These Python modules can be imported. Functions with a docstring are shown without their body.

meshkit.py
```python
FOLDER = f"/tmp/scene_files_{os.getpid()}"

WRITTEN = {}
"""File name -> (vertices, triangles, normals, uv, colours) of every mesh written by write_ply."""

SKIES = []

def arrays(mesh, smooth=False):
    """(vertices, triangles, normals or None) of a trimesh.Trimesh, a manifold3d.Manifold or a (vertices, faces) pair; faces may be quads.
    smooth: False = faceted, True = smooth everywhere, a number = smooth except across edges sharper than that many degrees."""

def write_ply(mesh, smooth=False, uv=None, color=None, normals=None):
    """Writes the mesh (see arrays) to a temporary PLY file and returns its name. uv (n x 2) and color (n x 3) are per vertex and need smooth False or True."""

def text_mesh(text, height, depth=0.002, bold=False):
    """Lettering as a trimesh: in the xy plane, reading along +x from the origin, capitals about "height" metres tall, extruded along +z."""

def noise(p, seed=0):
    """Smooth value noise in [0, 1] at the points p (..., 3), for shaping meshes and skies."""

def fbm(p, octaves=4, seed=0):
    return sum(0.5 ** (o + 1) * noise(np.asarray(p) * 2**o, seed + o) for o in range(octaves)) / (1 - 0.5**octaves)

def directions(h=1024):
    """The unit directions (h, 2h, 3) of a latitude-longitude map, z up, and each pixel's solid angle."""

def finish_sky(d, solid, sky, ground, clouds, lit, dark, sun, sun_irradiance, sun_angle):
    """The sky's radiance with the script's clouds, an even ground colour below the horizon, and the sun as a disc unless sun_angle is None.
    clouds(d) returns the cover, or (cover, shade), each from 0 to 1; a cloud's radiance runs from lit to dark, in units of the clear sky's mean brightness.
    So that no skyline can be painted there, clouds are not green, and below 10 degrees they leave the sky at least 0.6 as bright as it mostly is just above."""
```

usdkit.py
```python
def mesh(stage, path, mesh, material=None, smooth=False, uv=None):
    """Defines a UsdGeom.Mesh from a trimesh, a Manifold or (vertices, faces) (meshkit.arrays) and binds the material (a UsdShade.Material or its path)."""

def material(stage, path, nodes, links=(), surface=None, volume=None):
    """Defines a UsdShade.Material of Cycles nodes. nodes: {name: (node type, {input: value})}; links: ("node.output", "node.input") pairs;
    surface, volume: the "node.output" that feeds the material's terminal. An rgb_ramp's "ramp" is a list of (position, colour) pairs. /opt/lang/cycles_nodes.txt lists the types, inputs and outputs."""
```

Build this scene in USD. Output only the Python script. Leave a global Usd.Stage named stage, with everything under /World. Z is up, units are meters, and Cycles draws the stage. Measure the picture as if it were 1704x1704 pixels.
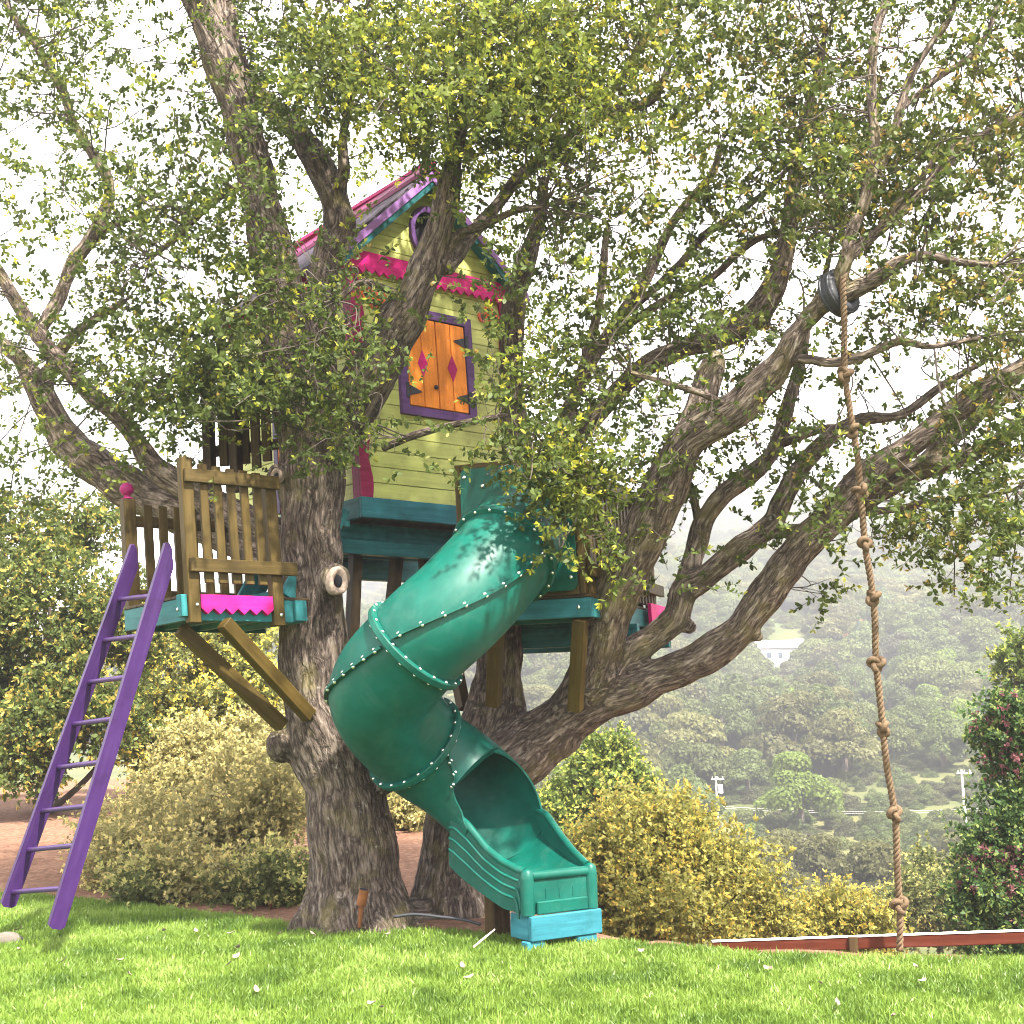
import math, numpy as np, trimesh, usdkit
from scipy.spatial import cKDTree
from pxr import Usd, UsdGeom, UsdLux, UsdShade, Sdf, Gf, Vt
import meshkit

# ------------------------------------------------------------------ camera, sky, sun, exposure
stage = Usd.Stage.CreateInMemory()
UsdGeom.SetStageUpAxis(stage, 'Z'); UsdGeom.SetStageMetersPerUnit(stage, 1.0)
UsdGeom.Xform.Define(stage, '/World'); stage.SetDefaultPrim(stage.GetPrimAtPath('/World'))
UsdGeom.Scope.Define(stage, '/World/Looks')
FPX = 2100.0; PITCH = math.atan(328 / 2100); ROLL = math.radians(1.5)
EYE = np.array([0, 0, 1.6]); FWD = np.array([0, math.cos(PITCH), math.sin(PITCH)])
_u0 = np.array([0, -math.sin(PITCH), math.cos(PITCH)]); _r0 = np.array([1.0, 0, 0])
RIGHT = _r0 * math.cos(ROLL) - _u0 * math.sin(ROLL); UP = _u0 * math.cos(ROLL) + _r0 * math.sin(ROLL)
EXPOSURE = 2.85
cam = UsdGeom.Camera.Define(stage, '/World/camera')
cam.CreateHorizontalApertureAttr(36.0); cam.CreateVerticalApertureAttr(36.0); cam.CreateFocalLengthAttr(36.0 * FPX / 1704)
cam.CreateClippingRangeAttr(Gf.Vec2f(0.05, 20000)); cam.CreateExposureAttr(EXPOSURE)
cam.AddTransformOp().Set(Gf.Matrix4d(*RIGHT, 0, *UP, 0, *(-FWD), 0, *EYE, 1))
SUN = np.array([0.50, -0.64, 1.22]); SUN = SUN / np.linalg.norm(SUN)
SUN_EL = math.asin(SUN[2]); SUN_ROT = math.atan2(SUN[0], SUN[1])
sky_mat = usdkit.material(stage, '/World/Looks/sky_air', {
    'sky': ('sky_texture', {'sky_type': 'single_scattering', 'sun_disc': False, 'sun_elevation': SUN_EL, 'sun_rotation': SUN_ROT}),
    'tc': ('texture_coordinate', {}),
    'n': ('noise_texture', {'scale': 2.2, 'detail': 5.0, 'roughness': 0.55}),
    'r': ('rgb_ramp', {'ramp': [(0.0, (0.86, 0.86, 0.86)), (0.45, (0.93, 0.93, 0.93)), (0.7, (1, 1, 1))]}),
    'm': ('mix', {'color2': (6.6, 6.65, 6.8)}),
    'b': ('background_shader', {'strength': 0.09})},
    [('tc.generated', 'n.vector'), ('n.fac', 'r.fac'), ('r.color', 'm.fac'), ('sky.color', 'm.color1'), ('m.color', 'b.color')], surface='b.background')
dome = UsdLux.DomeLight.Define(stage, '/World/sky'); dome.CreateIntensityAttr(1.0)
UsdShade.MaterialBindingAPI.Apply(dome.GetPrim()).Bind(sky_mat)
dome.GetPrim().SetCustomDataByKey('kind', 'structure')
sun = UsdLux.DistantLight.Define(stage, '/World/sun'); sun.CreateIntensityAttr(1.1); sun.CreateAngleAttr(2.0)
sun.CreateNormalizeAttr(True); sun.CreateColorAttr(Gf.Vec3f(1.0, 0.955, 0.87))
_z = SUN; _x = np.cross([0, 0, 1], _z); _x /= np.linalg.norm(_x); _y = np.cross(_z, _x)
sun.AddTransformOp().Set(Gf.Matrix4d(*_x, 0, *_y, 0, *_z, 0, 0, 0, 30, 1))

# ------------------------------------------------------------------ helpers
RS = np.random.RandomState(7)
def W(px, py, d):
    """A point at forward distance d along the sight line of a measured photo point."""
    v = FWD + RIGHT * (px - 852) / FPX + UP * (852 - py) / FPX
    return EYE + v * d / v[1]
_used = {}
def path_of(name, parent):
    base = parent if parent else '/World'
    k = (base, name); n = _used.get(k, 0); _used[k] = n + 1
    return f'{base}/{name}' + (f'_{n:03d}' if n else '')
def tagp(prim, label=None, cat=None, group=None, kind=None):
    for k, v in (('label', label), ('category', cat), ('group', group), ('kind', kind)):
        if v: prim.SetCustomDataByKey(k, v)
    return prim
def thing(name, label, cat, group=None, loc=(0, 0, 0)):
    p = path_of(name, None); x = UsdGeom.Xform.Define(stage, p)
    if any(loc): x.AddTranslateOp().Set(Gf.Vec3d(*map(float, loc)))
    tagp(x.GetPrim(), label, cat, group); ORG[p] = np.array(loc, float)
    return p
ORG = {}
def org_of(parent):
    while parent and parent not in ORG: parent = parent.rsplit('/', 1)[0]
    return ORG.get(parent, np.zeros(3)) if parent else np.zeros(3)
def put(name, mesh, mat, parent=None, smooth=False, prim=None, normals=None, **tags):
    """One Mesh prim. mesh = (V, F) in world coordinates."""
    p = path_of(name, parent)
    if isinstance(mesh, trimesh.Trimesh): mesh = (np.array(mesh.vertices), np.array(mesh.faces))
    V, F = np.asarray(mesh[0], float) - org_of(parent), np.asarray(mesh[1], int)
    if prim is None and len(mesh) > 2: prim = mesh[2]
    if prim is not None or normals is not None:
        m = usdkit.mesh(stage, p, (V, F), mat, smooth=bool(smooth) if normals is None else False)
        if normals is not None:
            m.CreateNormalsAttr(Vt.Vec3fArray.FromNumpy(np.asarray(normals, np.float32))); m.SetNormalsInterpolation('vertex')
        for k, a in (prim or {}).items():
            a = np.asarray(a, np.float32); api = UsdGeom.PrimvarsAPI(m)
            t = Sdf.ValueTypeNames.FloatArray if a.ndim == 1 else Sdf.ValueTypeNames.Float3Array
            api.CreatePrimvar(k, t, 'vertex').Set(Vt.FloatArray.FromNumpy(a) if a.ndim == 1 else Vt.Vec3fArray.FromNumpy(a))
    else:
        m = usdkit.mesh(stage, p, (V, F), mat, smooth=smooth)
    tagp(m.GetPrim(), **{k if k != 'cat' else 'cat': v for k, v in tags.items()})
    return p
def join(*ms):
    out_v, out_f, n, locs = [], [], 0, []
    for m in ms:
        if isinstance(m, trimesh.Trimesh): m = (np.array(m.vertices), np.array(m.faces))
        out_v.append(m[0]); out_f.append(np.asarray(m[1]) + n); n += len(m[0])
        locs.append(m[2]['loc'] if len(m) > 2 else np.asarray(m[0]))
    return np.vstack(out_v), np.vstack(out_f), {'loc': np.vstack(locs)}
def quads(f): f = np.asarray(f); return np.vstack([f[:, [0, 1, 2]], f[:, [0, 2, 3]]])
_BOX = None
def cbox(c, ax, half, bev=0.004):
    """Chamfered box: centre, axes (rows), half sizes; carries its own board coordinates for the grain."""
    h = np.asarray(half, float); b = min(bev, h.min() * 0.45); pts = []
    s = np.array([[x, y, z] for x in (-1, 1) for y in (-1, 1) for z in (-1, 1)], float)
    for k in range(3):
        q = s * h; o = [i for i in range(3) if i != k]
        for i in o: q[:, i] -= s[:, i] * b
        pts.append(q)
    P = np.vstack(pts); hull = trimesh.Trimesh(*_hull(P), process=False) if False else None
    F = _box_faces()
    loc = P + RS.rand(3) * 7
    return np.asarray(c, float) + P @ np.asarray(ax, float), F, {'loc': loc}
_bf = []
def _box_faces():
    if _bf: return _bf[0]
    s = np.array([[x, y, z] for x in (-1, 1) for y in (-1, 1) for z in (-1, 1)], float); pts = []
    for k in range(3):
        q = s.copy()
        for i in range(3):
            if i != k: q[:, i] *= 0.9
        pts.append(q)
    P = np.vstack(pts); h = trimesh.convex.convex_hull(trimesh.PointCloud(P).vertices)
    t = cKDTree(P); idx = t.query(h.vertices)[1]; _bf.append(idx[h.faces]); return _bf[0]
def nrm(v): v = np.asarray(v, float); return v / np.linalg.norm(v)
def beam(p0, p1, up, w, t, bev=0.004):
    """Board from p0 to p1; w along 'up', t across."""
    p0, p1 = np.asarray(p0, float), np.asarray(p1, float); x = nrm(p1 - p0)
    z = np.asarray(up, float); z = nrm(z - x * (z @ x)); y = np.cross(z, x)
    return cbox((p0 + p1) / 2, np.array([x, y, z]), (np.linalg.norm(p1 - p0) / 2, t / 2, w / 2), bev)
def catmull(P, n):
    P = np.asarray(P, float); Q = np.vstack([2 * P[0] - P[1], P, 2 * P[-1] - P[-2]]); out = []
    for i in range(1, len(Q) - 2):
        t = np.linspace(0, 1, n, endpoint=False)[:, None]; a, b, c, d = Q[i - 1], Q[i], Q[i + 1], Q[i + 2]
        out.append(0.5 * (2 * b + (c - a) * t + (2 * a - 5 * b + 4 * c - d) * t * t + (3 * b - a - 3 * c + d) * t ** 3))
    return np.vstack(out + [P[-1:]])
def frames(P):
    P = np.asarray(P, float); T = np.gradient(P, axis=0); T /= np.linalg.norm(T, axis=1, keepdims=True) + 1e-12
    a = np.cross(T[0], [0, 0, 1.0] if abs(T[0, 2]) < 0.9 else [1.0, 0, 0]); A = []
    for t in T:
        a = a - t * (a @ t); a /= np.linalg.norm(a) + 1e-12; A.append(a)
    A = np.array(A); return T, A, np.cross(T, A)
def tube(P, r, sides=6, cap=True):
    P = np.asarray(P, float); r = np.broadcast_to(np.asarray(r, float), (len(P),)); T, A, B = frames(P)
    an = np.arange(sides) * 2 * np.pi / sides
    V = (P[:, None] + r[:, None, None] * (np.cos(an)[None, :, None] * A[:, None] + np.sin(an)[None, :, None] * B[:, None])).reshape(-1, 3)
    i, j = np.meshgrid(np.arange(len(P) - 1), np.arange(sides), indexing='ij')
    F = quads(np.stack([i * sides + j, i * sides + (j + 1) % sides, (i + 1) * sides + (j + 1) % sides, (i + 1) * sides + j], -1).reshape(-1, 4))
    if cap:
        n = len(V); V = np.vstack([V, P[:1], P[-1:]]); k = np.arange(sides); m = (len(P) - 1) * sides
        F = np.vstack([F, np.stack([np.full(sides, n), (k + 1) % sides, k], 1), np.stack([np.full(sides, n + 1), m + k, m + (k + 1) % sides], 1)])
    return V, F
def ball(c, r, sub=1, sc=(1, 1, 1)):
    m = trimesh.creation.icosphere(sub, 1.0); return np.array(m.vertices) * r * np.array(sc) + np.asarray(c), np.array(m.faces)
def prism(poly, o, ex, ey, t):
    """Polygon (2D) in the plane o + x ex + y ey, thickness t along ex x ey (centred)."""
    from shapely.geometry import Polygon
    m = trimesh.creation.extrude_polygon(poly if hasattr(poly, 'exterior') else Polygon(poly), t, engine='earcut')
    v = np.array(m.vertices); v[:, 2] -= t / 2; ez = np.cross(ex, ey)
    return np.asarray(o) + v @ np.array([ex, ey, ez]), np.array(m.faces), {'loc': v + RS.rand(3) * 5}
def sheet(O, I, closed=False):
    """Thick surface between two (n, m, 3) grids; closed = the second index wraps round."""
    n, m, _ = O.shape; V = np.vstack([O.reshape(-1, 3), I.reshape(-1, 3)]); k = n * m; F = []
    idx = lambda i, j: i * m + (j % m)
    jm = m if closed else m - 1
    i, j = [a.ravel() for a in np.meshgrid(np.arange(n - 1), np.arange(jm), indexing='ij')]
    q = np.stack([idx(i, j), idx(i, j + 1), idx(i + 1, j + 1), idx(i + 1, j)], 1); F += [q, q[:, ::-1] + k]
    j = np.arange(jm)
    for e, fl in ((0, 1), (n - 1, 0)):
        q = np.stack([idx(e, j), idx(e, j + 1), idx(e, j + 1) + k, idx(e, j) + k], 1); F.append(q if not fl else q[:, ::-1])
    if not closed:
        i = np.arange(n - 1)
        for e, fl in ((0, 0), (m - 1, 1)):
            q = np.stack([idx(i, 0 if e == 0 else e), idx(i + 1, e), idx(i + 1, e) + k, idx(i, e) + k], 1); F.append(q if not fl else q[:, ::-1])
    return V, quads(np.vstack(F))
def noise3(p, seed=0): return meshkit.noise(p, seed)

# ------------------------------------------------------------------ materials
def M(name, nodes, links, surface='p.BSDF', volume=None): return usdkit.material(stage, '/World/Looks/' + name, nodes, links, surface=surface, volume=volume)
def paint(name, col, rough=0.5, wear=0.25, spec=0.18):
    """Brushed paint on wood: grain from the board's own coordinates, uneven tone, a different tone per board."""
    c = np.array(col)
    return M(name, {
        'a': ('attribute', {'attribute': 'loc'}), 'mp': ('mapping', {'scale': (2.0, 30.0, 30.0)}),
        'n': ('noise_texture', {'scale': 1.0, 'detail': 6.0, 'roughness': 0.6}),
        'g': ('geometry', {}), 'n2': ('noise_texture', {'scale': 5.5, 'detail': 5.0, 'roughness': 0.65}),
        'r': ('rgb_ramp', {'ramp': [(0.25, c * (1 - wear)), (0.5, c), (0.75, np.clip(c * (1 + wear * 0.8) + 0.01, 0, 0.9))]}),
        'r2': ('rgb_ramp', {'ramp': [(0.28, (0.62, 0.60, 0.56)), (0.42, (0.88, 0.88, 0.87)), (0.58, (1, 1, 1)), (0.72, (1.0, 1.0, 1.0)), (0.8, (1.18, 1.18, 1.16))]}),
        'mx': ('mix', {'mix_type': 'multiply', 'fac': 0.8}), 'o': ('object_info', {}),
        'mr': ('map_range', {'to_min': 0.86, 'to_max': 1.12}), 'h': ('hsv', {}),
        'b': ('bump', {'strength': 0.25, 'distance': 0.004}),
        'p': ('principled_bsdf', {'roughness': rough, 'specular_ior_level': spec})},
        [('a.vector', 'mp.vector'), ('mp.vector', 'n.vector'), ('g.position', 'n2.vector'), ('n.fac', 'r.fac'), ('n2.fac', 'r2.fac'), ('r.color', 'mx.color1'), ('r2.color', 'mx.color2'),
         ('o.random', 'mr.value'), ('mr.result', 'h.value'), ('mx.color', 'h.color'), ('h.color', 'p.base_color'), ('n.fac', 'b.height'), ('b.normal', 'p.normal')])
def plain(name, col, rough=0.5, spec=0.4, metallic=0.0, var=0.12, scale=12.0, bump=0.0):
    c = np.array(col)
    return M(name, {'g': ('geometry', {}), 'n': ('noise_texture', {'scale': scale, 'detail': 4.0}),
        'r': ('rgb_ramp', {'ramp': [(0.3, c * (1 - var)), (0.7, np.clip(c * (1 + var), 0, 0.95))]}), 'b': ('bump', {'strength': bump, 'distance': 0.01}),
        'p': ('principled_bsdf', {'roughness': rough, 'specular_ior_level': spec, 'metallic': metallic})},
        [('g.position', 'n.vector'), ('n.fac', 'r.fac'), ('r.color', 'p.base_color'), ('n.fac', 'b.height'), ('b.normal', 'p.normal')])
def foliage(name, cols, fresh=None, trans=0.48, rough=0.55, spec=0.22):
    """Leaves: each leaf its own tone, whole sprigs vary too; 'fresh' marks young leaves at a sprig's tip."""
    n = {'g': ('geometry', {}), 'o': ('object_info', {}),
         'r': ('rgb_ramp', {'ramp': [(i / (len(cols) - 1), c) for i, c in enumerate(cols)]}),
         'mr': ('map_range', {'to_min': 0.7, 'to_max': 1.25}), 'h': ('hsv', {}),
         'p': ('principled_bsdf', {'roughness': rough, 'specular_ior_level': spec}),
         't': ('translucent_bsdf', {}), 'mx': ('mix_closure', {'fac': trans})}
    l = [('g.random_per_island', 'r.fac'), ('o.random', 'mr.value'), ('mr.result', 'h.value'), ('h.color', 'p.base_color'), ('h.color', 't.color'), ('p.BSDF', 'mx.closure1'), ('t.BSDF', 'mx.closure2')]
    if fresh is None: l.append(('r.color', 'h.color'))
    else:
        n['a'] = ('attribute', {'attribute': 'fresh'}); n['r2'] = ('rgb_ramp', {'ramp': [(i / (len(fresh) - 1), c) for i, c in enumerate(fresh)]}); n['m2'] = ('mix', {})
        l += [('g.random_per_island', 'r2.fac'), ('a.fac', 'm2.fac'), ('r.color', 'm2.color1'), ('r2.color', 'm2.color2'), ('m2.color', 'h.color')]
    return M(name, n, l, surface='mx.closure')
TEAL = paint('teal_paint', (0.0153, 0.1071, 0.1122), wear=0.3)
BLUE = paint('sky_blue_paint', (0.02125, 0.1275, 0.1578), wear=0.3)
PINK = paint('pink_paint', (0.5, 0.008, 0.15), wear=0.15)
CRIMSON = paint('crimson_paint', (0.27, 0.01125, 0.0675), wear=0.3)
MAGENTA = paint('magenta_paint', (0.2275, 0.009749, 0.0867), wear=0.25)
PURPLE = paint('purple_paint', (0.03887, 0.01391, 0.0757), rough=0.4, wear=0.15)
VIOLET = paint('violet_trim_paint', (0.114, 0.04987, 0.171), wear=0.2)
LAVENDER = paint('lavender_paint', (0.27, 0.1275, 0.345), wear=0.15)
LIME = paint('lime_yellow_paint', (0.5, 0.52, 0.16), wear=0.2)
ORANGE = paint('orange_paint', (0.7742, 0.2365, 0.02688), wear=0.2)
CORAL = paint('coral_paint', (0.6375, 0.102, 0.034), wear=0.2)
WOOD = paint('stained_wood', (0.048, 0.03, 0.004), rough=0.55, wear=0.45)
WOODB = paint('stained_wood_dark', (0.04, 0.024, 0.008), rough=0.6, wear=0.45)
ROOFM = paint('grey_lavender_roof', (0.0828, 0.0684, 0.08496), rough=0.95, wear=0.3, spec=0.05)
DARK = plain('dark_interior', (0.006, 0.006, 0.010), 0.9)
IRON = plain('black_iron', (0.02, 0.02, 0.025), 0.5)
STEEL = plain('bright_bolt_steel', (0.75, 0.75, 0.74), 0.22, metallic=0.9, var=0.05)
RUBBER = plain('black_rubber', (0.018, 0.018, 0.022), 0.5, bump=0.3, scale=60)
COPPER = plain('copper', (0.24, 0.0912, 0.0384), 0.4, metallic=0.6, var=0.3)
ROPEM = plain('hemp_rope', (0.08482, 0.05141, 0.02442), 0.85, var=0.3, scale=90, bump=0.5)
REDWOOD = paint('redwood_stain', (0.055, 0.010, 0.003), rough=0.55, wear=0.3)
WHITEP = paint('white_edge_paint', (0.54, 0.5184, 0.4752), wear=0.1)
CUTWOOD = plain('cut_wood', (0.216, 0.162, 0.126), 0.8, var=0.3, scale=40, bump=0.3)
PLASTIC = M('green_slide_plastic', {'g': ('geometry', {}), 'n': ('noise_texture', {'scale': 2.0, 'detail': 6.0, 'roughness': 0.6, 'distortion': 0.6}),
    'r': ('rgb_ramp', {'ramp': [(0.3, (0.0, 0.047, 0.033)), (0.52, (0.0, 0.061, 0.043)), (0.75, (0.001, 0.080, 0.057))]}),
    'n2': ('noise_texture', {'scale': 9.0, 'detail': 5.0}), 'rr': ('rgb_ramp', {'ramp': [(0.3, (0.38, 0.38, 0.38)), (0.7, (0.50, 0.50, 0.50))]}),
    'n4': ('noise_texture', {'scale': 5.0, 'detail': 9.0, 'roughness': 0.72, 'distortion': 0.8}), 'r4': ('rgb_ramp', {'ramp': [(0.50, (0, 0, 0)), (0.70, (0.07, 0.07, 0.07))]}), 'md': ('mix', {'color2': (0.20, 0.27, 0.22)}), 'n3': ('noise_texture', {'scale': 160.0, 'detail': 2.0}), 'b': ('bump', {'strength': 0.08, 'distance': 0.003}),
    'p': ('principled_bsdf', {'specular_ior_level': 0.24})},
    [('g.position', 'n.vector'), ('g.position', 'n2.vector'), ('g.position', 'n3.vector'), ('n.fac', 'r.fac'), ('n2.fac', 'rr.fac'), ('g.position', 'n4.vector'), ('n4.fac', 'r4.fac'), ('r4.color', 'md.fac'), ('r.color', 'md.color1'), ('md.color', 'p.base_color'), ('rr.color', 'p.roughness'), ('n3.fac', 'b.height'), ('b.normal', 'p.normal')])
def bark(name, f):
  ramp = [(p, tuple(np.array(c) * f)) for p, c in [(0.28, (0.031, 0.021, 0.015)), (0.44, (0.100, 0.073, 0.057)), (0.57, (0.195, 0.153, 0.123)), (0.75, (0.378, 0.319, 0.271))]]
  return M(name, {'a': ('attribute', {'attribute': 'bark'}), 'g': ('geometry', {}),
    'v': ('noise_texture', {'scale': 15.0, 'detail': 4.0, 'roughness': 0.62, 'distortion': 0.5}), 'n': ('noise_texture', {'scale': 44.0, 'detail': 8.0, 'roughness': 0.7}),
    'nb': ('noise_texture', {'scale': 3.5, 'detail': 5.0, 'roughness': 0.6}), 'nl': ('noise_texture', {'scale': 17.0, 'detail': 6.0, 'roughness': 0.7}),
    's1': ('math', {'math_type': 'subtract', 'value2': 0.5}), 's2': ('math', {'math_type': 'absolute'}),
    'r': ('rgb_ramp', {'ramp': ramp}),
    'crk': ('rgb_ramp', {'ramp': [(0.0, (0.22, 0.20, 0.19)), (0.035, (0.55, 0.53, 0.52)), (0.10, (1, 1, 1))]}), 'mc': ('mix', {'mix_type': 'multiply', 'fac': 0.85}),
    'ml': ('mix', {'color2': (0.135, 0.115, 0.035)}), 'rl': ('rgb_ramp', {'ramp': [(0.52, (0, 0, 0)), (0.68, (0.5, 0.5, 0.5))]}),
    'sp': ('mix', {'color2': (0.38, 0.36, 0.31)}), 'rs': ('rgb_ramp', {'ramp': [(0.62, (0, 0, 0)), (0.70, (0.6, 0.6, 0.6))]}),
    'add': ('math', {'math_type': 'multiply_add', 'value2': 0.5}),
    'b': ('bump', {'strength': 0.8, 'distance': 0.025}), 'p': ('principled_bsdf', {'roughness': 0.9, 'specular_ior_level': 0.2})},
    [('a.vector', 'v.vector'), ('a.vector', 'n.vector'), ('g.position', 'nb.vector'), ('g.position', 'nl.vector'), ('n.fac', 'r.fac'), ('v.fac', 's1.value1'), ('s1.value', 's2.value1'), ('s2.value', 'crk.fac'), ('r.color', 'mc.color1'), ('crk.color', 'mc.color2'),
     ('nb.fac', 'rl.fac'), ('rl.color', 'ml.fac'), ('mc.color', 'ml.color1'), ('nl.fac', 'rs.fac'), ('rs.color', 'sp.fac'), ('ml.color', 'sp.color1'), ('sp.color', 'p.base_color'),
     ('n.fac', 'add.value1'), ('crk.color', 'add.value3'), ('add.value', 'b.height'), ('b.normal', 'p.normal')])
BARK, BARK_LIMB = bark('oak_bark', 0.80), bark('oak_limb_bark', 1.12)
LEAF_G = foliage('oak_leaf_green', [(0.070, 0.094, 0.020), (0.118, 0.148, 0.030), (0.18, 0.205, 0.045), (0.25, 0.26, 0.09)], [(0.25, 0.255, 0.04), (0.32, 0.29, 0.05)])
LEAF_Y = foliage('oak_leaf_spring_yellow', [(0.115, 0.14, 0.022), (0.185, 0.21, 0.030), (0.28, 0.285, 0.045)], [(0.38, 0.36, 0.04), (0.47, 0.42, 0.05)])
LEAF_O = foliage('oak_leaf_rusty_tips', [(0.095, 0.105, 0.022), (0.155, 0.155, 0.033), (0.22, 0.20, 0.05)], [(0.36, 0.25, 0.07), (0.42, 0.31, 0.09)])
TWIG = plain('twig_bark', (0.058, 0.044, 0.033), 0.9, var=0.3)

# ------------------------------------------------------------------ terrain
def lawn_edge(x):   # forward distance at which the mown lawn ends
    return np.interp(x, [-9, -4.6, -3.8, -1.6, -0.2, 0.7, 1.5, 3.3, 6, 9], [13.2, 12.2, 11.6, 10.05, 9.45, 9.0, 8.5, 7.98, 7.5, 7.1])
_kd = [0, 30, 55, 80, 110, 140, 160, 200, 250, 300, 400, 550, 700, 900, 1200, 1600]
_kz = [0, 0, -9, -10.5, -9.5, -7, -4.5, 3.5, 17, 26, 43, 76, 112, 152, 172, 150]
def height(x, y):
    x, y = np.asarray(x, float), np.asarray(y, float); r = np.hypot(x, np.maximum(y, 0.0)); e = lawn_edge(x)
    far = np.interp(r, _kd, _kz); u = np.where(y > 1, x / np.maximum(y, 1), 0); fall = np.clip((u + 0.26) / 0.30, 0, 1); fall = fall * fall * (3 - 2 * fall)
    far = np.where(far > 0, far * (0.42 + 0.58 * fall), far)
    side = np.clip((x + 0.2) / 1.8, 0, 1); side = side * side * (3 - 2 * side)
    drop = -np.clip(y - e - 0.15, 0, 22) * 0.36 * side
    near = np.clip((r - 14) / 22, 0, 1); near = near * near * (3 - 2 * near)
    w2 = np.clip((r - 26) / 30, 0, 1)
    lump = (noise3(np.stack([x / 38, y / 38, 0 * x], -1), 3) - 0.5) * np.clip((r - 90) / 120, 0, 1) * 12 + (noise3(np.stack([x / 130, y / 130, 0 * x], -1), 5) - 0.5) * np.clip((r - 220) / 250, 0, 1) * 42
    back = np.where(y < 0, np.minimum(0, (y + 60) * 0.02), 0)
    left = (1 - side) * np.clip((r - 12.5) / 10, 0, 1) * 0.35 * (r < 60)
    z = np.maximum(drop, -9.5) * (1 - w2) + (far * w2) + left * (1 - w2)
    return np.where(y < 0, np.clip(back, -2, 0), z + lump)
_r = np.concatenate([np.linspace(0.3, 5.5, 12), np.linspace(5.8, 16, 70), np.geomspace(16.3, 60, 60), np.geomspace(61.5, 1650, 150)])
_a = np.concatenate([np.linspace(-math.pi, -0.62, 50)[:-1], np.linspace(-0.62, 0.62, 190), np.linspace(0.62, math.pi, 50)[1:]])
_R, _A = np.meshgrid(_r, _a, indexing='ij'); _X, _Y = _R * np.sin(_A), _R * np.cos(_A)
_Zg = height(_X, _Y); _in = (_Y < lawn_edge(_X) - 0.25) & (_Y > -14) & (np.abs(_X) < 12); _Zg = np.where(_in, _Zg - 0.06, _Zg - 0.004)
_bump = (noise3(np.stack([_X * 3, _Y * 3, 0 * _X], -1), 9) - 0.5) * 0.05 * ((_Y > lawn_edge(_X)) & (_R < 40)); _Zg = _Zg + _bump
n, m = _R.shape; _i, _j = [q.ravel() for q in np.meshgrid(np.arange(n - 1), np.arange(m - 1), indexing='ij')]
gf = quads(np.stack([_i * m + _j, (_i + 1) * m + _j, (_i + 1) * m + _j + 1, _i * m + _j + 1], 1))[:, ::-1]
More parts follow.
